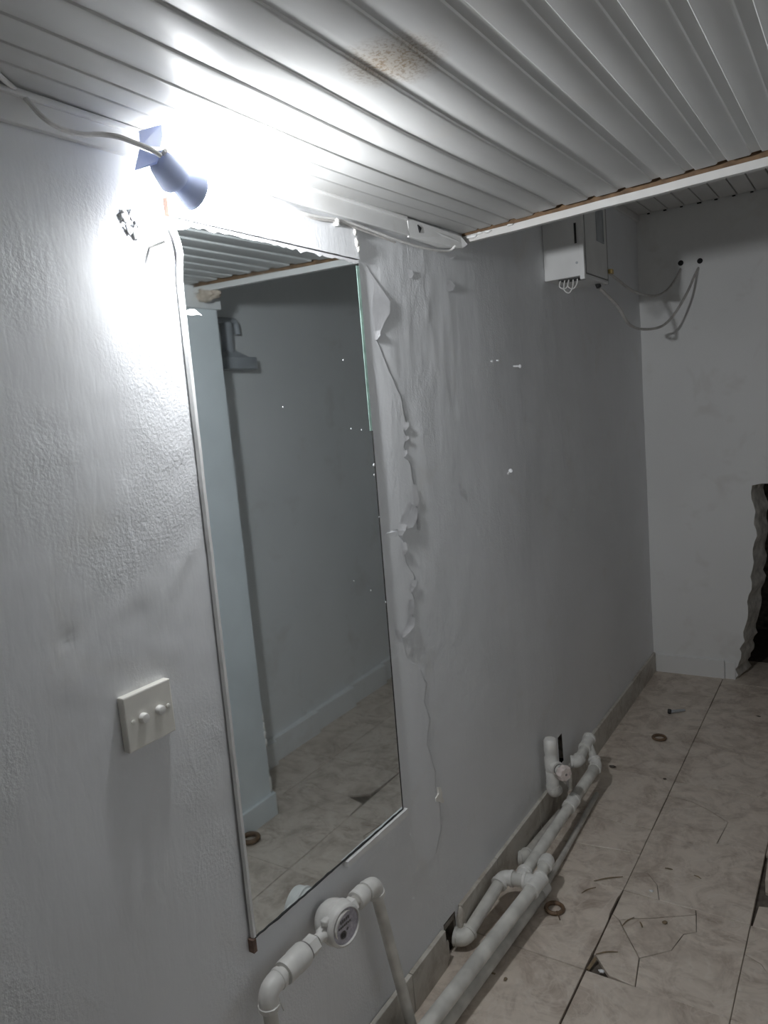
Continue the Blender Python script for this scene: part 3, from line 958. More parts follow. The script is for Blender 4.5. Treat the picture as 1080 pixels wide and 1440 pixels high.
# green ground edge on the right
qa, qb = lerp2(MTR, MBR, 0.008), lerp2(MTR, MBR, 0.29)
obj('glass_edge', quad_slab(bmesh.new(), [(qb[0] - 0.007, qb[1]), (qb[0] + 0.001, qb[1]), (qa[0] + 0.001, qa[1]), (qa[0] - 0.009, qa[1])], 0.0055, 0.0068), M['green_glass'], MI)
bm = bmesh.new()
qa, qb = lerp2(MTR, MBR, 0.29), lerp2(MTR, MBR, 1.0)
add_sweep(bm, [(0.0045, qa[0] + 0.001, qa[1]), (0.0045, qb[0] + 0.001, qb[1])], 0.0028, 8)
obj('edge_shadow_line', bm, M['black'], MI)  # black rod drawn as a shadow line down the lower glass edge
# chips of paint on the edge
for k, (p, r) in enumerate((((0.006, 1.340 - 0.0045, 1.283), 0.003), ((0.006, 1.333, 1.262), 0.0022), ((0.006, 1.3375, 1.17), 0.002), ((0.006, 1.334, 0.98), 0.002))):
    lump('paint_chip', p, r, M['flake'], MI, k, 0.5, (0.6, 1, 1.2), 2)
# bottom channel, clip and rusty bracket
def along(t, dz=0.0):
    y, z = lerp2(MBL, MBR, t); return (y, z + dz)
bm = quad_slab(bmesh.new(), [along(0.54, -0.014), along(1.02, -0.017), along(1.02, 0.000), along(0.54, -0.002)], -0.002, 0.0145)
obj('bottom_channel', bm, M['pvc_trim'], MI)
ptsd = []
bm = bmesh.new()
for k in range(41):
    t = k / 40
    y, z = along(t, 0.0005 + 0.002 * noise.noise(Vector((t * 60, 0, 4))))
    ptsd.append((0.0066, y, z))
add_sweep(bm, ptsd, [0.0016 + 0.0014 * abs(noise.noise(Vector((k * 0.9, 7, 0)))) for k in range(41)], 6)
obj('tarnished_edge', bm, M['black'], MI)
cy, cz = along(0.0, 0)
box_obj('bracket', (0.0, cy - 0.010, cz - 0.020), (0.012, cy - 0.002, cz + 0.004), M['rust'], MI)
box_obj('bracket', (0.0, MTL[0] - 0.012, MTL[1] + 0.004), (0.010, MTL[0] - 0.005, MTL[1] + 0.030), M['rust'], MI)
# plaster scraps stuck to the top and left of the glass
def scrap(cyz, pts, x1=0.0075, mat=M['flake']):
    bm = quad_slab(bmesh.new(), [(cyz[0] + a_, cyz[1] + b_) for a_, b_ in pts], 0.006, x1)
    obj('plaster_scrap', bm, mat, MI)
topn = 60
up = []; dn = []
for k in range(topn + 1):
    t = k / topn
    y, z = lerp2(MTL, MTR, t)
    up.append((y, z + 0.001))
    dn.append((y, z - 0.004 - 0.010 * max(0, noise.noise(Vector((y * 60, 1, 0)))) - 0.006 * max(0, noise.noise(Vector((y * 160, 9, 0)))) - (0.010 if t < 0.08 else 0.0) * (1 - t / 0.08)))
bm = bmesh.new()
a = [bm.verts.new((0.0075, y, z)) for y, z in up]; b_ = [bm.verts.new((0.0072, y, z)) for y, z in dn]; c_ = [bm.verts.new((0.0061, y, z)) for y, z in dn]
for i in range(topn):
    bm.faces.new((a[i], a[i + 1], b_[i + 1], b_[i])); bm.faces.new((b_[i], b_[i + 1], c_[i + 1], c_[i]))
obj('plaster_fringe', bm, M['flake'], MI)
scrap((0.8590, 1.5745), [(-0.012, -0.003), (0.0, -0.004), (0.012, -0.0015), (0.022, -0.003), (0.016, 0.001), (0.008, 0.006), (-0.002, 0.006), (-0.012, 0.002)])
for k, p in enumerate(((1.2572, 1.5048), (1.0554, 1.4189), (1.2624, 1.3661), (1.3004, 1.3606), (1.2224, 1.0541), (1.2806, 1.0197))):
    lump('paint_speck', (0.0066, p[0], p[1]), 0.0011, M['flake'], MI, k, 0.6, (0.4, 1.0, 1.8), 1)

# ------------------------------------------------------------------ bare bulb in its holder
HS = Vector((0.0820, 0.7575, 1.7665)); HR = Vector((0.0710, 0.7946, 1.7476)); HE = Vector((0.0740, 0.8304, 1.7352))
LA = thing('bulb_lamp', 'bare white bulb in a plastic holder hanging over the mirror', 'lamp', tuple(HS))
ax1 = (HR - HS); L1 = ax1.length
lathe('lamp_holder', HS, ax1, [(0, 0.010), (0.003, 0.015), (0.012, 0.0185), (L1 * 0.55, 0.0205), (L1 * 0.9, 0.0225), (L1, 0.0228), (L1 + 0.002, 0.0215), (L1 + 0.003, 0.016)], M['holder'], LA, 28)
ax2 = (HE - HR); L2 = ax2.length; d2 = ax2.normalized()
HS2 = HR - d2 * 0.004
lathe('bulb_housing', HS2, ax2, [(0, 0.0135), (0.008, 0.0142), (0.016, 0.0165), (0.026, 0.0205), (L2 - 0.002, 0.0246), (L2 + 0.004, 0.0268), (L2 + 0.006, 0.0266)], M['holder'], LA, 32)
prof = [(L2 + 0.0055, 0.0266)]
for k in range(1, 7):
    a_ = math.pi / 2 * k / 6
    prof.append((L2 + 0.0055 + 0.0205 * math.sin(a_), 0.0264 * math.cos(a_) + 0.0003))
lathe('bulb_diffuser', HS2, ax2, prof, M['glow'], LA, 20)
def plate(pts, name, mat, parent, th=0.0012):
    bm = bmesh.new()
    f = bm.faces.new([bm.verts.new(p) for p in pts])
    bmesh.ops.solidify(bm, geom=[f], thickness=th)
    return obj(name, bm, mat, parent)
plate([(0.0980, 0.7164, 1.7862), (0.0720, 0.7818, 1.8178), (0.0720, 0.7821, 1.8037), (0.0760, 0.7717, 1.7843), (0.0960, 0.7173, 1.7675)], 'clip_plate', M['holder'], LA)
plate([(0.1060, 0.6940, 1.7299), (0.0980, 0.7138, 1.7635), (0.0800, 0.7721, 1.7693), (0.0840, 0.7555, 1.7572)], 'clip_plate', M['holder'], LA)
tube('terminal_screw', [HS + Vector((0.010, 0.002, 0.002)), HS + Vector((0.019, -0.001, 0.004))], 0.0030, M['steel'], LA, 8)
# supply cable from the left
pc = [(0.0973, 0.4887, 1.8280), (0.0333, 0.5724, 1.8290), (0.0094, 0.6164, 1.8260), (0.0550, 0.6051, 1.7870), (0.0620, 0.6237, 1.7759), (0.0660, 0.6518, 1.7743), (0.0700, 0.6759, 1.7792), (0.0830, 0.6930, 1.7773), (0.0940, 0.7114, 1.7710), (0.1000, 0.7313, 1.7661), (0.1020, 0.7456, 1.7607)]
tag(tube('power_cable', spline(pc, 6), 0.0034, M['cable'], None, 8), 'white twin cable running along the ceiling edge to the bulb holder', 'cable')
# onward cable along the cornice to the right
pc = [(0.0450, 0.8464, 1.7802), (0.0260, 0.8921, 1.7922), (0.0180, 0.9284, 1.7996), (0.0160, 0.9814, 1.7942), (0.0160, 1.0631, 1.7841), (0.0160, 1.1482, 1.7731), (0.0140, 1.2205, 1.7750), (0.0140, 1.2871, 1.7802), (0.0140, 1.3923, 1.7764), (0.0160, 1.4978, 1.7700), (0.0200, 1.6199, 1.7664), (0.0240, 1.7218, 1.7735), (0.0340, 1.7429, 1.7863)]
tag(tube('wiring_cable', spline(pc, 6), 0.0028, M['cable'], None, 8), 'thin white cable sagging under the cornice above the mirror', 'cable')
pc2 = [(0.0140, 0.9346, 1.7942), (0.0140, 1.0199, 1.7849), (0.0140, 1.1089, 1.7794), (0.0130, 1.1919, 1.7693), (0.0130, 1.2804, 1.7752), (0.0130, 1.3740, 1.7710), (0.0140, 1.4881, 1.7645)]
tag(tube('wiring_cable', spline(pc2, 6), 0.0022, M['cable_grey'], None, 8), 'thinner grey wire twisted beside the cable below the cornice', 'cable')
cc = Vector((0.0140, 1.2669, 1.7743))
CL = thing('cable_clip', 'small white plastic clip nailed over the cable above the mirror', 'clip', tuple(cc))
box_obj('saddle', (0.004, cc.y - 0.004, cc.z - 0.008), (0.020, cc.y + 0.004, cc.z + 0.006), M['pvc_trim'], CL, 0.002)
lathe('nail_head', (0.020, cc.y, cc.z - 0.004), (1, 0, 0), [(0, 0.0025), (0.001, 0.0025)], M['steel'], CL, 8)
ti = Vector((0.0140, 0.9632, 1.7922))
tag(lump('insulating_tape', (0.016, ti.y, ti.z), 0.008, M['pvc_trim'], None, 5, 0.4, (0.6, 1.8, 0.7), 2), 'wrap of white insulating tape on the cable beside the bulb', 'tape')
# short scraps of wire stuck to the ceiling by the lamp
for k, (p, q_) in enumerate((((0.0245, 0.8854, 1.8330), (0.0433, 0.9194, 1.8310)), ((0.0458, 0.8741, 1.8330), (0.0698, 0.9127, 1.8300)))):
    p, q_ = Vector(p), Vector(q_)
    mid = (p + q_) / 2 + Vector((0.004, 0, -0.003))
    tag(tube('wire_scrap', spline([p, mid, q_, q_ + Vector((0.004, 0.004, -0.006)), q_ + Vector((0.006, -0.002, -0.003))], 5), 0.0011, M['grey_metal'], None, 6),
        ('bent scrap of thin wire on the ceiling, nearer the bulb', 'bent scrap of thin wire on the ceiling, further from the bulb')[k], 'wire')

# ------------------------------------------------------------------ light switch
SW = thing('light_switch', 'square ivory light switch plate with two round push buttons', 'switch', (0.0, 0.676, 0.945))
sq = [(0.634, 0.9445), (0.7205, 0.9445), (0.7205, 1.0265), (0.634, 1.0265)]
bm = bmesh.new()
add_box(bm, (0.0, 0.634, 0.943), (0.0135, 0.7205, 1.026), 0.002)
obj('plate', bm, M['switch'], SW)
for y in (0.6635, 0.6935):
    lathe('button', (0.0130, y, 0.9865), (1, 0, 0), [(0, 0.0072), (0.007, 0.0070), (0.0085, 0.0062), (0.009, 0.004)], M['button'], SW, 24)
for y in (0.6465, 0.7105):
    lathe('screw', (0.0132, y, 0.986), (1, 0, 0), [(0, 0.0036), (0.0015, 0.0034), (0.002, 0.002)], M['switch'], SW, 12)

# ------------------------------------------------------------------ nails and screws in the wall
def screw(label, base, tip, r, head, mt_=None):
    mt_ = mt_ or M['flake']
    base, tip = Vector(base), Vector(tip)
    t = thing('wall_screw', label, 'screw', tuple(base), 'screws left in the wall')
    d = (tip - base)
    tube('shank', [base - d * 0.1, base + d * 0.9], r, mt_, t, 8)
    lathe('head', base + d * 0.88, d, [(0, r), (d.length * 0.1, head), (d.length * 0.14, head), (d.length * 0.16, head * 0.6)], mt_, t, 12)
    return t
screw('big bent nail sticking out of the wall left of the mirror', (0.0000, 0.7967, 1.6673), (0.0280, 0.8057, 1.6724), 0.0025, 0.0055, M['steel'])
screw('screw high on the bare wall right of the mirror', (0.0000, 2.1452, 1.4949), (0.0300, 2.1219, 1.4917), 0.0028, 0.005)
screw('screw plug lower on the bare wall right of the mirror', (0.0000, 2.0516, 1.1781), (0.0180, 2.0326, 1.1903), 0.003, 0.006)
screw('tiny screw left of the highest screw on the wall', (0.0000, 1.9838, 1.5086), (0.0060, 1.9802, 1.5079), 0.002, 0.003)
screw('tiny screw beside the highest screw on the wall', (0.0000, 2.0232, 1.5109), (0.0080, 2.0201, 1.5100), 0.002, 0.003)

# ------------------------------------------------------------------ water meter and its pipes
XM = 0.043
P = Vector((0.0430, 1.0107, 0.4138))
YM, ZM = P.y, P.z
yL = Vector((0.0430, 0.8145, 0.4425)).y
zL = Vector((0.0430, 0.8145, 0.4425)).z
Q = Vector((0.0430, 1.1412, 0.4367))
yR, zR = Q.y, Q.z
zax = lambda y: zL + (zR - zL) * (y - yL) / (yR - yL)
pt = lambda y: Vector((XM, y, zax(y)))
dm = (pt(yR) - pt(yL)).normalized()
ME = thing('water_meter', 'round white water meter with a purple-grey dial on the wall pipe', 'water meter', tuple(pt(YM) - Vector((0, 0, 0.04))))
mc = pt(YM)
fa = Vector((1, -0.16, 0.06)).normalized()
lathe('meter_body', mc - fa * 0.030, fa, [(0, 0.028), (0.008, 0.035), (0.018, 0.0385), (0.032, 0.0395), (0.034, 0.0425), (0.039, 0.0425), (0.041, 0.0405), (0.054, 0.0405), (0.058, 0.0385), (0.060, 0.0345), (0.0555, 0.0335), (0.0555, 0.0)], M['fitting'], ME, 36)
lathe('dial', mc + fa * 0.0250, fa, [(0, 0.0333), (0.0012, 0.0333)], M['dial'], ME, 32)
# print on the dial: two rows of dark figures, a pointer star, a ring
fd, fs, fu = frame_of(fa)
sidev = Vector((0, 1, 0)); sidev = (sidev - fa * sidev.dot(fa)).normalized(); upv = fa.cross(sidev) * 1.0
if upv.z < 0: upv = -upv
def mark(u0, v0, du, dv):
    bm = bmesh.new()
    c0 = mc + fa * 0.0264
    pts_ = [c0 + sidev * (u0 + a_ * du) + upv * (v0 + b_ * dv) for a_, b_ in ((-.5, -.5), (.5, -.5), (.5, .5), (-.5, .5))]
    f = bm.faces.new([bm.verts.new(p) for p in pts_])
    bmesh.ops.solidify(bm, geom=[f], thickness=0.0003)
    return obj('dial_mark', bm, M['rubber'], ME)
for k in range(5):
    mark(-0.010 + k * 0.0050, 0.011 + k * 0.0004, 0.0036, 0.0062)
for k in range(7):
    mark(-0.016 + k * 0.0048, 0.001 + k * 0.0004, 0.0036, 0.0044)
for k in range(3):
    mark(0.004, -0.008, 0.007 if k == 0 else 0.002, 0.002 if k == 0 else 0.007)
lathe('dial_ring', mc + fa * 0.0262 + sidev * -0.008 + upv * -0.014, fa, [(0, 0.008), (0.0004, 0.008), (0.0004, 0.0066), (0, 0.0066)], M['rubber'], ME, 20)
arc = []
for k in range(13):
    a_ = math.radians(60 + k * 12)
    arc.append(mc + fa * 0.0275 + (sidev * math.cos(a_) + upv * math.sin(a_)) * 0.0275)
tube('painted_dial_glare', arc, [0.001 + 0.0035 * math.sin(math.pi * k / 12) for k in range(13)], M['fitting'], ME, 8)  # white arc drawn as glare on the dial glass
# hinged lid lug and lid folded behind
box_obj('lid_lug', (mc.x - 0.002, mc.y - 0.044, mc.z + 0.018), (mc.x + 0.012, mc.y - 0.026, mc.z + 0.030), M['fitting'], ME, 0.003)
tube('seal_wire', spline([(mc.x + 0.008, mc.y - 0.043, mc.z + 0.02), (mc.x + 0.0, mc.y - 0.050, mc.z + 0.0), (mc.x - 0.004, mc.y - 0.044, mc.z - 0.022)], 6), 0.0014, M['steel'], ME, 6)
lathe('inlet_stub', pt(YM - 0.060), dm, [(0, 0.010), (0.010, 0.010), (0.014, 0.013), (0.034, 0.014)], M['fitting'], ME)
lathe('outlet_stub', pt(YM + 0.022), dm, [(0, 0.014), (0.012, 0.013), (0.016, 0.010), (0.030, 0.010)], M['fitting'], ME)
def hexnut(name, p0, d, r, L, parent, mat):
    bm = add_lathe(bmesh.new(), p0, d, [(0, r * 0.86), (0.002, r), (L - 0.002, r), (L, r * 0.86)], 6)
    return obj(name, bm, mat, parent)
hexnut('union_nut', pt(YM - 0.092), dm, 0.0185, 0.026, ME, M['fitting'])
hexnut('union_nut', pt(YM + 0.040), dm, 0.0170, 0.017, ME, M['fitting'])

IN = thing('inlet_pipe', 'white plastic elbow pipe rising from below to the water meter', 'pipe', (XM, yL, 0.0))
elbow('elbow', (XM, yL, 0.0), (XM, yL, zL), tuple(pt(yL + 0.2)), 0.0175, 0.020, M['fitting'], IN, 0.0015, 0.014)
yi = YM - 0.092
tube('pipe', [pt(yL + 0.030), pt(yi - 0.05)], 0.0135, M['fitting'], IN)
lathe('coupling', pt(yi - 0.062), dm, [(0, 0.0205), (0.003, 0.0215), (0.028, 0.0215), (0.030, 0.0225), (0.054, 0.0225), (0.058, 0.021)], M['fitting'], IN, 24)
lathe('joint_ring', pt(yi - 0.004), dm, [(0, 0.0195), (0.004, 0.0195)], M['rubber'], IN, 20)
tube('pipe', [(XM, yL, zL - 0.03), (XM, yL + 0.004, -0.002)], 0.0130, M['pipe'], IN)
tube('cable_tie', [(XM + 0.012, yL + 0.012, zL - 0.02), (XM + 0.016, yL + 0.017, zL - 0.045)], 0.0018, M['pvc_trim'], IN, 6)

OUT = thing('outlet_pipe', 'long white plastic pipe slanting down from the meter to the floor', 'pipe', (XM, yR + 0.07, 0.0))
yo = YM + 0.056
lathe('brass_thread', pt(yo - 0.004), dm, [(0, 0.012), (0.018, 0.012)], M['pipe_dull'], OUT, 16)
lathe('coupling', pt(yo + 0.010), dm, [(0, 0.0180), (0.002, 0.0200), (0.026, 0.0200), (0.031, 0.0175), (0.033, 0.016)], M['fitting'], OUT, 24)
tube('pipe', [pt(yo + 0.040), pt(yR - 0.02)], 0.0150, M['fitting'], OUT)
foot = Vector((0.0500, 1.2176, 0.0531)); foot = Vector((0.056, foot.y + 0.008, 0.0))
foot_dir = (foot - pt(yR)).normalized()
elbow('elbow', tuple(pt(yR - 0.2)), tuple(pt(yR)), tuple(foot), 0.0175, 0.018, M['fitting'], OUT, 0.0015, 0.012)
tube('pipe', [pt(yR) + foot_dir * 0.03, foot - foot_dir * 0.002], 0.0125, M['pipe'], OUT)

# ------------------------------------------------------------------ floor pipework
RU = thing('water_pipe_run', 'raised white pipe run with tee and elbows beside the skirting', 'pipe', (0.10, 1.74, 0.0))
T = Vector((0.1446, 1.7401, 0.0950))
A0 = Vector((0.0997, 1.2162, 0.0750))
dirA = (T - A0).normalized()
As = A0 - dirA * 0.22
tube('pipe', [As, T - dirA * 0.02], 0.0182, M['pipe'], RU, 16)
E1 = Vector((0.0477, 1.7365, 0.0880))
E2 = Vector((0.0249, 1.5310, 0.0340))
WE = Vector((-0.03, E2.y - 0.008, 0.036))
lathe('tee', T - dirA * 0.040, dirA, [(0, 0.0225), (0.008, 0.0225), (0.009, 0.0208), (0.060, 0.0208), (0.061, 0.0225), (0.066, 0.0225)], M['fitting'], RU, 24)
dB = (E1 - T).normalized()
lathe('tee_branch', T, dB, [(0, 0.021), (0.028, 0.021), (0.0285, 0.0235), (0.036, 0.0235)], M['fitting'], RU, 20)
D = Vector((0.1338, 1.8445, 0.0950))
dirD = (D - T).normalized()
tube('pipe', [T + dirD * 0.02, D], 0.0155, M['pipe'], RU, 14)
lathe('end_cap', D - dirD * 0.028, dirD, [(0, 0.0205), (0.002, 0.0215), (0.032, 0.0215), (0.040, 0.018), (0.043, 0.010)], M['fitting'], RU, 20)
tube('pipe', [T + dB * 0.03, E1 - dB * 0.02], 0.0185, M['pipe'], RU, 14)
elbow('elbow', tuple(T), tuple(E1), tuple(E2), 0.0205, 0.020, M['fitting'], RU, 0.002, 0.010)
dC = (E2 - E1).normalized()
tube('pipe', [E1 + dC * 0.03, E2 - dC * 0.03], 0.0165, M['pipe'], RU, 14)
elbow('elbow', tuple(E1), tuple(E2), tuple(WE), 0.0215, 0.020, M['pipe'], RU, 0.002, 0.006)
# straight run to the rear, from the tee's branch
Fb = T.lerp(E1, 0.50)
FE = Vector((0.0977, 2.4314, 0.1000))
dF = (FE - Fb).normalized()
lathe('tee_branch', Fb, dF, [(0, 0.020), (0.030, 0.020), (0.0305, 0.0225), (0.040, 0.0225)], M['fitting'], RU, 20)
CP = Vector((0.1051, 2.1652, 0.1000))
lc = (CP - Fb).length
tube('pipe', [Fb + dF * 0.03, Fb + dF * (lc + 0.02)], 0.0165, M['pipe'], RU, 14)
lathe('coupling', Fb + dF * (lc - 0.03), dF, [(0, 0.0215), (0.012, 0.0225), (0.014, 0.0205), (0.046, 0.0205), (0.048, 0.0225), (0.060, 0.0215)], M['fitting'], RU, 20)
tube('sleeve', [Fb + dF * (lc + 0.03), Fb + dF * (lc + 0.075)], 0.0195, M['pipe_dull'], RU, 16)
tube('pipe', [Fb + dF * (lc + 0.07), FE - dF * 0.02], 0.0185, M['pipe'], RU, 16)
FT = Vector((0.0500, 2.4870, 0.1543))
elbow('elbow', tuple(Fb), tuple(FE), tuple(FT), 0.0205, 0.018, M['fitting'], RU, 0.002, 0.010)
dU = (FT - FE).normalized()
tube('pipe', [FE + dU * 0.02, FT - dU * 0.01], 0.0155, M['pipe'], RU, 14)
GE = Vector((0.0520, 2.3669, 0.1343)); GW = Vector((-0.03, GE.y - 0.035, GE.z + 0.006))
dG = (GE - FT).normalized()
lathe('tee', FT - dG * 0.028, dG, [(0, 0.0235), (0.010, 0.0235), (0.011, 0.0205), (0.060, 0.0205), (0.061, 0.0225), (0.068, 0.0225)], M['fitting'], RU, 22)
tube('pipe', [FT + dG * 0.03, GE - dG * 0.01], 0.0165, M['pipe'], RU, 14)
elbow('elbow', tuple(FT), tuple(GE), tuple(GW), 0.0205, 0.018, M['fitting'], RU, 0.002, 0.006)

FP = thing('floor_pipe', 'scuffed white pipe lying on the floor under the raised pipe run', 'pipe', (0.12, 1.5, 0.0))
I0 = Vector((0.0973, 1.2903, 0.0175)); I1 = Vector((0.1237, 1.7654, 0.0175))
dI = (I1 - I0).normalized()
tube('pipe', [I0 - dI * 0.22, I1 + dI * 0.05], 0.0168, M['pipe'], FP, 16)
lathe('end_socket', I1 + dI * 0.035, dI, [(0, 0.0176), (0.04, 0.0176), (0.042, 0.012)], M['fitting'], FP, 16)
tube('pipe', [I1 + dI * 0.06, (0.103, 2.40, 0.0100)], 0.0090, M['pipe_dull'], FP, 12)
# curl of torn plastic on the pipe
ii = Vector((0.1099, 1.4707, 0.0400))
plate([ii, ii + Vector((0.010, 0.02, 0.004)), ii + Vector((0.004, 0.034, 0.010)), ii + Vector((-0.006, 0.02, 0.008))], 'torn_curl', M['pvc_trim'], FP, 0.001)

VA = thing('valve_riser', 'capped white pipe riser with a small pale round valve handle', 'valve', (0.042, 2.157, 0.0))
V0 = Vector((0.0420, 2.1540, 0.1284)); V1 = Vector((0.0420, 2.1566, 0.3075))
ztop, zbot, yv = V1.z, V0.z, V0.y
tube('pipe', [(0.042, yv, zbot + 0.01), (0.042, yv, ztop - 0.02)], 0.0155, M['pipe'], VA, 14)
lathe('end_cap', (0.042, yv, ztop - 0.042), (0, 0, 1), [(0, 0.0205), (0.003, 0.0215), (0.040, 0.021), (0.047, 0.017), (0.049, 0.008)], M['fitting'], VA, 22)
zt = Vector((0.0420, 2.1439, 0.2285)).z
lathe('valve_body', (0.042, yv, zt - 0.048), (0, 0, 1), [(0, 0.0205), (0.020, 0.0205), (0.022, 0.019), (0.030, 0.022), (0.066, 0.0225), (0.074, 0.019), (0.084, 0.0205), (0.092, 0.0205)], M['fitting'], VA, 22)
for zz in (ztop - 0.044, zt + 0.046, zt - 0.050):
    lathe('joint_ring', (0.042, yv, zz), (0, 0, 1), [(0, 0.0192), (0.003, 0.0192)], M['rubber'], VA, 16)
HW = Vector((0.0980, 2.1171, 0.2212))
SB = Vector((0.042, yv, zt - 0.004))
dH = (HW - SB).normalized()
lathe('bonnet', SB, dH, [(0, 0.020), (0.028, 0.020), (0.029, 0.0225), (0.034, 0.0225), (0.035, 0.016), (0.044, 0.015)], M['fitting'], VA, 22)
lathe('bonnet_ring', SB + dH * 0.0345, dH, [(0, 0.0175), (0.004, 0.0175)], M['rubber'], VA, 20)
bm = bmesh.new()
_, s_, u_ = frame_of(dH)
hL = (HW - SB).length
rl = []
for t_, k_ in ((hL - 0.016, 0.80), (hL - 0.012, 1.0), (hL + 0.004, 1.0), (hL + 0.008, 0.86), (hL + 0.008, 0.3)):
    rl.append([bm.verts.new(SB + dH * t_ + (s_ * math.cos(a_) + u_ * math.sin(a_)) * (0.0235 + 0.0018 * math.cos(a_ * 8)) * k_) for a_ in [2 * math.pi * k / 48 for k in range(48)]])
for i in range(len(rl) - 1):
    for k in range(48):
        bm.faces.new((rl[i][k], rl[i][(k + 1) % 48], rl[i + 1][(k + 1) % 48], rl[i + 1][k]))
bm.faces.new(rl[0][::-1]); bm.faces.new(rl[-1])
hw = autosmooth(obj('handwheel', bm, M['pink'], VA), 45)
lathe('handle_screw', SB + dH * (hL + 0.0075), dH, [(0, 0.004), (0.0015, 0.004)], M['rubber'], hw, 10)
lathe('coupling', (0.042, yv, zbot + 0.016), (0, 0, 1), [(0, 0.0195), (0.003, 0.0205), (0.036, 0.0205), (0.039, 0.0195)], M['fitting'], VA, 20)
HC = Vector((0.042, yv + 0.085, zbot - 0.012))
elbow('elbow', (0.042, yv, zbot + 0.1), (0.042, yv, zbot), tuple(HC + Vector((0, 0.05, 0))), 0.0205, 0.018, M['fitting'], VA, 0.0015, 0.008)
HB = Vector((0.044, yv + 0.085, 0.022))
elbow('elbow', (0.042, yv, zbot - 0.002), tuple(HC), tuple(HB), 0.0175, 0.016, M['pipe_dull'], VA, 0.001, 0.006)
tube('pipe', [HC - Vector((0, 0, 0.02)), HB + Vector((0, 0, 0.01))], 0.0155, M['pipe_dull'], VA, 14)
H1 = Vector((0.0265, 1.9341, 0.0240))
tube('pipe', [HB, H1 + (HB - H1).normalized() * 0.02], 0.0165, M['pipe_dull'], VA, 14)
elbow('elbow', tuple(HB), tuple(H1), (-0.02, H1.y - 0.03, 0.022), 0.0215, 0.016, M['pipe'], VA, 0.001, 0.004)

# ------------------------------------------------------------------ rings on the floor
def make_ring(label, x, y, R, r, eye, rz=0, lean=0.0):
    t = thing('wooden_ring', label, 'ring', (x, y, 0.0), 'brown rings lying on the floor')
    bm = bmesh.new()
    ns, nt_ = 40, 12
    vv = [[bm.verts.new((x + (R + r * math.cos(b_)) * math.cos(a_), y + (R + r * math.cos(b_)) * math.sin(a_), 0.0008 + r + r * math.sin(b_) * 0.95))
           for b_ in [2 * math.pi * j / nt_ for j in range(nt_)]] for a_ in [2 * math.pi * i / ns for i in range(ns)]]
    for i in range(ns):
        for j in range(nt_):
            bm.faces.new((vv[i][j], vv[(i + 1) % ns][j], vv[(i + 1) % ns][(j + 1) % nt_], vv[i][(j + 1) % nt_]))
    obj('ring_band', bm, M['ring'], t, smooth=True)
    if eye:
        d = Vector((math.cos(rz), math.sin(rz), 0))
        c0 = Vector((x, y, r * 1.2)) + d * (R - 0.002)
        tube('screw_eye', [c0 + Vector((0, 0, r)), c0 + d * 0.012 + Vector((0, 0, 0.002)), c0 + d * 0.024 - Vector((0, 0, 0.004))], 0.0016, M['ring'], t, 6)
    return t
R1 = (0.1755, 1.7778); R2 = (0.1937, 2.9312); R3 = (-0.8549, 1.6712)
make_ring('brown wooden curtain ring with a screw eye beside the capped tee', R1[0], R1[1], 0.0225, 0.0058, True, -0.9)
make_ring('brown ring lying alone near the rear wall', R2[0], R2[1], 0.0235, 0.0055, False)
make_ring('thick brown ring at the pillar foot, seen only in the mirror', -R3[0] + 0.012, R3[1], 0.027, 0.0085, False)

# ------------------------------------------------------------------ small debris on the floor
def straw(name, label, a, b_, r, mat, cat, bend=0.004):
    a = Vector((a[0], a[1], 0.0012 + r)); b_ = Vector((b_[0], b_[1], 0.0012 + r))
    d = (b_ - a)
    mid = (a + b_) / 2 + Vector((-d.y, d.x, 0)).normalized() * bend
    tag(tube(name, spline([a, mid, b_], 5), [r * (0.6 + 0.4 * math.sin(math.pi * k / 10)) for k in range(11)], mat, None, 6), label, cat, 'litter on the floor')
straw('straw', 'long dry straw lying across the tiles right of the capped tee', (0.2333, 1.9425), (0.3018, 1.9968), 0.0016, M['straw'], 'straw')
straw('straw', 'short dry straw just below the long straw', (0.2193, 1.8759), (0.2472, 1.9171), 0.0015, M['straw'], 'straw')
straw('twig', 'thin twig poking over the broken tile corner', (0.3248, 1.6627), (0.3711, 1.6940), 0.0016, M['straw'], 'twig')
straw('twig', 'bit of twig standing on the cracked tile, above the broken piece', (0.3549, 1.7929), (0.3743, 1.8392), 0.0014, M['straw'], 'twig')
straw('wood_splinter', 'small dark splinter on the middle tile', (0.3989, 2.0869), (0.4202, 2.0894), 0.0018, M['straw'], 'splinter', 0.001)
straw('wood_splinter', 'pale splinter to the right of the dark splinter', (0.4789, 2.0877), (0.4994, 2.0795), 0.0016, M['straw'], 'splinter', 0.003)
straw('wood_splinter', 'tiny upright splinter among the tile cracks', (0.3923, 1.8264), (0.4019, 1.8099), 0.0022, M['straw'], 'splinter', 0.001)
def bit(name, label, p, r, mat, cat, sq=(1, 1, 0.35), seed=1):
    tag(lump(name, (p[0], p[1], 0.001 + r * 0.25), r, mat, None, seed, 0.5, sq, 2), label, cat, 'litter on the floor')
bit('plaster_chip', 'white plaster chip inside the broken tile corner', (0.3538, 1.6133), 0.006, M['flake'], 'chip', (1.3, 0.9, 0.5), 3)
bit('plaster_chip', 'white plaster chip on the small triangular tile piece', (0.3885, 1.9672), 0.005, M['flake'], 'chip', (1.2, 0.9, 0.4), 4)
bit('dry_leaf', 'crumpled brown leaf scrap on the shattered tile', (0.4494, 1.8542), 0.006, M['straw'], 'leaf', (1.2, 1, 0.4), 5)
bit('dry_leaf', 'dark leaf crumb on the near tile by the pipes', (0.1231, 1.4896), 0.0045, M['straw'], 'leaf', (1.3, 0.7, 0.3), 6)
bit('dry_leaf', 'second dark leaf crumb a little right on the near tile', (0.1569, 1.4859), 0.005, M['straw'], 'leaf', (0.8, 1.3, 0.3), 7)
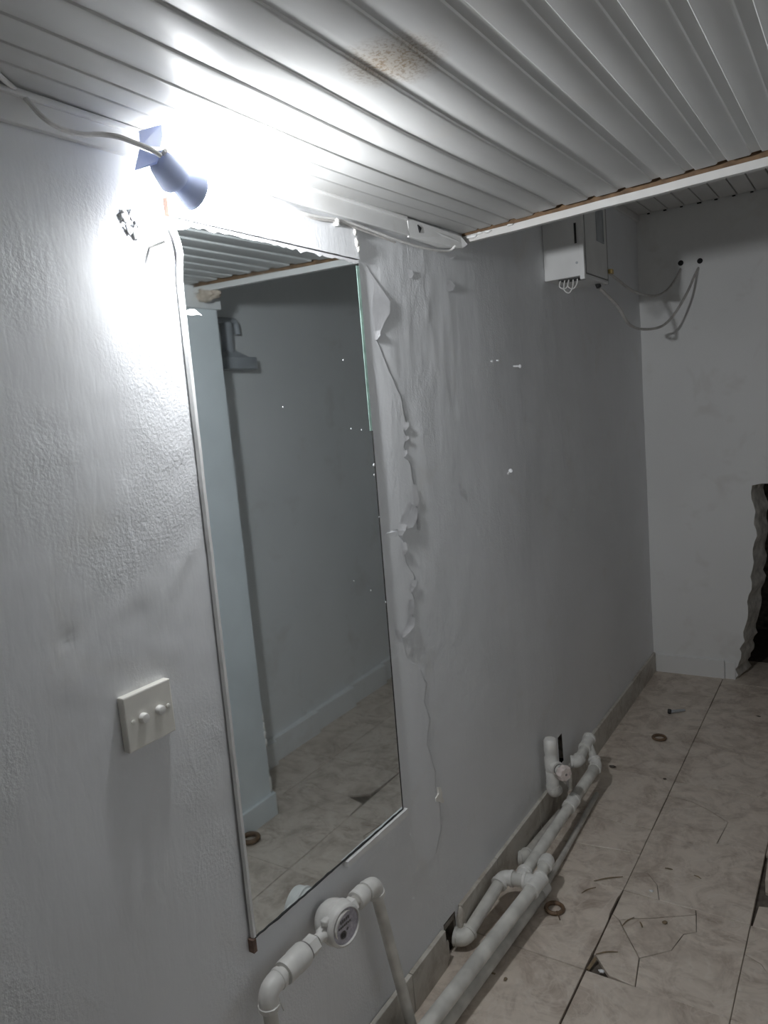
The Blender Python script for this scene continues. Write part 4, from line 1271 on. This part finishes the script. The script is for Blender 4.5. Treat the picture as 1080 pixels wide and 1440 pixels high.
bit('dirt_clod', 'dark clod of dirt near the pipe elbow at the rear', (0.0916, 2.6301), 0.010, M['grout'], 'dirt', (1.3, 0.8, 0.25), 8)
bit('dirt_clod', 'dark clod on the tile joint beyond the long straw', (0.2846, 2.6134), 0.005, M['grout'], 'dirt', (1.3, 0.9, 0.35), 9)
bit('dirt_clod', 'tiny dark pellet on the floor near the rear wall, right side', (0.5143, 3.2843), 0.006, M['grout'], 'dirt', (1.4, 0.7, 0.3), 10)
# wood sliver wedged in the broken corner
w0, w1 = (0.3200, 1.6093), (0.3291, 1.6485)
tag(tube('wood_chip', [(w0[0], w0[1], -0.004), (w1[0], w1[1], 0.003)], 0.004, M['straw'], None, 5), 'brown wood chip wedged in the broken tile gap', 'chip')
# broken black plug with grey tail
bp = Vector((*(0.1780, 3.1856), 0.012)); bq = Vector((*(0.2330, 3.2308), 0.008))
BO = thing('plastic_plug', 'small black plug with a grey tail on the rear floor', 'plug', (bp.x, bp.y, 0))
lathe('plug_head', bp - Vector((0.006, 0, 0.0)), Vector((1, 0.15, -0.05)), [(0, 0.007), (0.002, 0.0105), (0.012, 0.0105), (0.016, 0.007)], M['black'], BO, 14)
tube('plug_tail', [bp + Vector((0.006, 0, -0.001)), bq], [0.007, 0.005], M['grey_metal'], BO, 10)

# ------------------------------------------------------------------ electric box high on the wall
EB = thing('electric_box', 'white metal electric box high on the far wall corner', 'electric box', (0.0, 2.58, 1.77))
y0, y1, z0, z1 = 2.447, 2.715, 1.770, 2.06
bm = bmesh.new()
add_box(bm, (0.002, y0, z0), (0.122, y1, z1), 0.002)
obj('case', bm, M['box'], EB)
box_obj('flange', (0.121, y0 - 0.004, z0 - 0.012), (0.137, y0 + 0.012, z1), M['box'], EB, 0.0015)
dr = box_obj('door', (0.1215, y0 + 0.014, z0 - 0.004), (0.134, y1 + 0.004, z1), M['box'], EB, 0.002)
box_obj('door_panel', (0.1335, y0 + 0.026, z0 + 0.012), (0.1358, y1 - 0.010, z1 - 0.02), M['box'], dr, 0.001)
fy = (y0 + y1) / 2 + 0.05
box_obj('painted_door_gap', (0.120, y1 + 0.0035, z0 - 0.004), (0.1335, y1 + 0.007, z1), M['black'], EB)  # dark strips here and below paint the shade of the door grooves
box_obj('painted_door_gap', (0.1338, y0 + 0.022, z0 + 0.006), (0.1350, y1 - 0.006, z0 + 0.010), M['rubber'], dr)
box_obj('painted_door_gap', (0.1338, y0 + 0.020, z0 + 0.006), (0.1350, y0 + 0.024, z1 - 0.016), M['rubber'], dr)
box_obj('painted_door_gap', (0.1338, y1 - 0.008, z0 + 0.006), (0.1350, y1 - 0.004, z1 - 0.016), M['rubber'], dr)
for lo, hi in (((0.1352, fy - 0.04, 1.90), (0.1385, fy - 0.034, 2.00)), ((0.1352, fy + 0.034, 1.90), (0.1385, fy + 0.04, 2.00)), ((0.1352, fy - 0.04, 1.895), (0.1385, fy + 0.04, 1.901)), ((0.1352, fy - 0.04, 1.999), (0.1385, fy + 0.04, 2.005))):
    box_obj('window_frame', lo, hi, M['grey_metal'], dr)
box_obj('window_pane', (0.1352, fy - 0.034, 1.901), (0.1365, fy + 0.034, 1.999), M['grey_metal'], dr)
box_obj('slot', (0.108, y0 - 0.0012, 1.872), (0.115, y0 + 0.002, 1.935), M['black'], EB)
lathe('rivet', (0.112, y0 + 0.001, 1.812), (0, -1, 0), [(0, 0.0045), (0.002, 0.004)], M['grey_metal'], EB, 10)
box_obj('latch', (0.136, y1 - 0.004, 1.80), (0.148, y1 + 0.022, 1.815), M['brass'], EB)
box_obj('entry_slot', (0.045, y0 + 0.01, z0 - 0.004), (0.118, y0 + 0.07, z0 + 0.002), M['black'], EB)
for k, (dx, dl) in enumerate(((0.050, 0.030), (0.064, 0.045), (0.078, 0.034))):
    tube('wire_loop', spline([(dx, y0 + 0.02, z0 + 0.002), (dx - 0.004, y0 + 0.016, z0 - dl * 0.7), (dx + 0.010, y0 + 0.022, z0 - dl), (dx + 0.022, y0 + 0.026, z0 - dl * 0.6), (dx + 0.024, y0 + 0.03, z0 + 0.002)], 6), 0.0022, M['cable'], EB, 6)
tube('gland', [(0.100, 2.70, z0 + 0.002), (0.104, 2.705, z0 - 0.012)], 0.009, M['black'], EB, 10)
# cables drooping to the two holes in the rear wall
h2 = Vector((0.2671, 3.6850, 1.9287)); h1 = Vector((0.1863, 3.6850, 1.9336))
pc = [(0.104, 2.706, z0 - 0.013), (0.1250, 2.8478, 1.7018), (0.1350, 2.9664, 1.6396), (0.1064, 3.3000, 1.6388), (0.1518, 3.4200, 1.6499), (0.1893, 3.5000, 1.7000), (0.2292, 3.5800, 1.7905), (0.2523, 3.6600, 1.8764), h2 + Vector((0, 0.04, 0.0))]
tag(tube('box_cable', spline(pc, 7), 0.0055, M['cable_grey'], None, 8), 'grey cable hanging lowest from the electric box to the right wall hole', 'cable')
pc = [(0.136, 2.716, 1.805), (0.1400, 2.8440, 1.7851), (0.1500, 2.9588, 1.7630), (0.0975, 3.3600, 1.7872), (0.1263, 3.4500, 1.7839), (0.1549, 3.5400, 1.8109), (0.1759, 3.6200, 1.8637), h1 + Vector((0, 0.04, 0.0))]
tag(tube('box_cable', spline(pc, 7), 0.0050, M['cable_grey'], None, 8), 'grey cable from the box side to the left wall hole', 'cable')
for h in (h1, h2):
    lathe('cable_hole', (h.x, YB - 0.001, h.z + 0.004), (0, 1, 0), [(0, 0.012), (0.002, 0.012)], M['dark'], WB, 14)

# ------------------------------------------------------------------ things seen only in the mirror
FX = thing('wall_fixture', 'dark grey metal fixture with arm on the opposite wall, seen in the mirror', 'fixture', (1.13, 2.14, 1.59))
xw = rx(2.14)
bm = bmesh.new()
add_box(bm, (xw - 0.075, 2.07, 1.600), (xw, 2.235, 1.645), 0.004)
obj('fixture_box', bm, M['grey_metal'], FX)
bm = bmesh.new()
f0 = [(xw - 0.06, 2.09), (xw - 0.06, 2.215), (xw, 2.215), (xw, 2.09)]
f1 = [(xw - 0.045, 2.10), (xw - 0.045, 2.15), (xw, 2.15), (xw, 2.10)]
a = [bm.verts.new((x, y, 1.644)) for x, y in f0]; b_ = [bm.verts.new((x, y, 1.672)) for x, y in f1]
bm.faces.new(a[::-1]); bm.faces.new(b_)
for i in range(4):
    bm.faces.new((a[i], a[(i + 1) % 4], b_[(i + 1) % 4], b_[i]))
obj('fixture_collar', bm, M['grey_metal'], FX)
tube('post', [(xw - 0.03, 2.127, 1.66), (xw - 0.03, 2.132, 1.775)], 0.022, M['grey_metal'], FX, 14)
tube('arm', elbow_pts((xw - 0.03, 2.03, 1.782), (xw - 0.03, 2.185, 1.785), (xw - 0.03, 2.188, 1.735), 0.02), 0.012, M['grey_metal'], FX, 12)
tag(lump('foam_lump', (0.855, 1.752, 1.806), 0.030, M['foam'], None, 11, 0.5, (1.5, 0.8, 0.75), 3), 'lump of dried brown foam at the end of the ceiling strip by the pillar', 'foam')
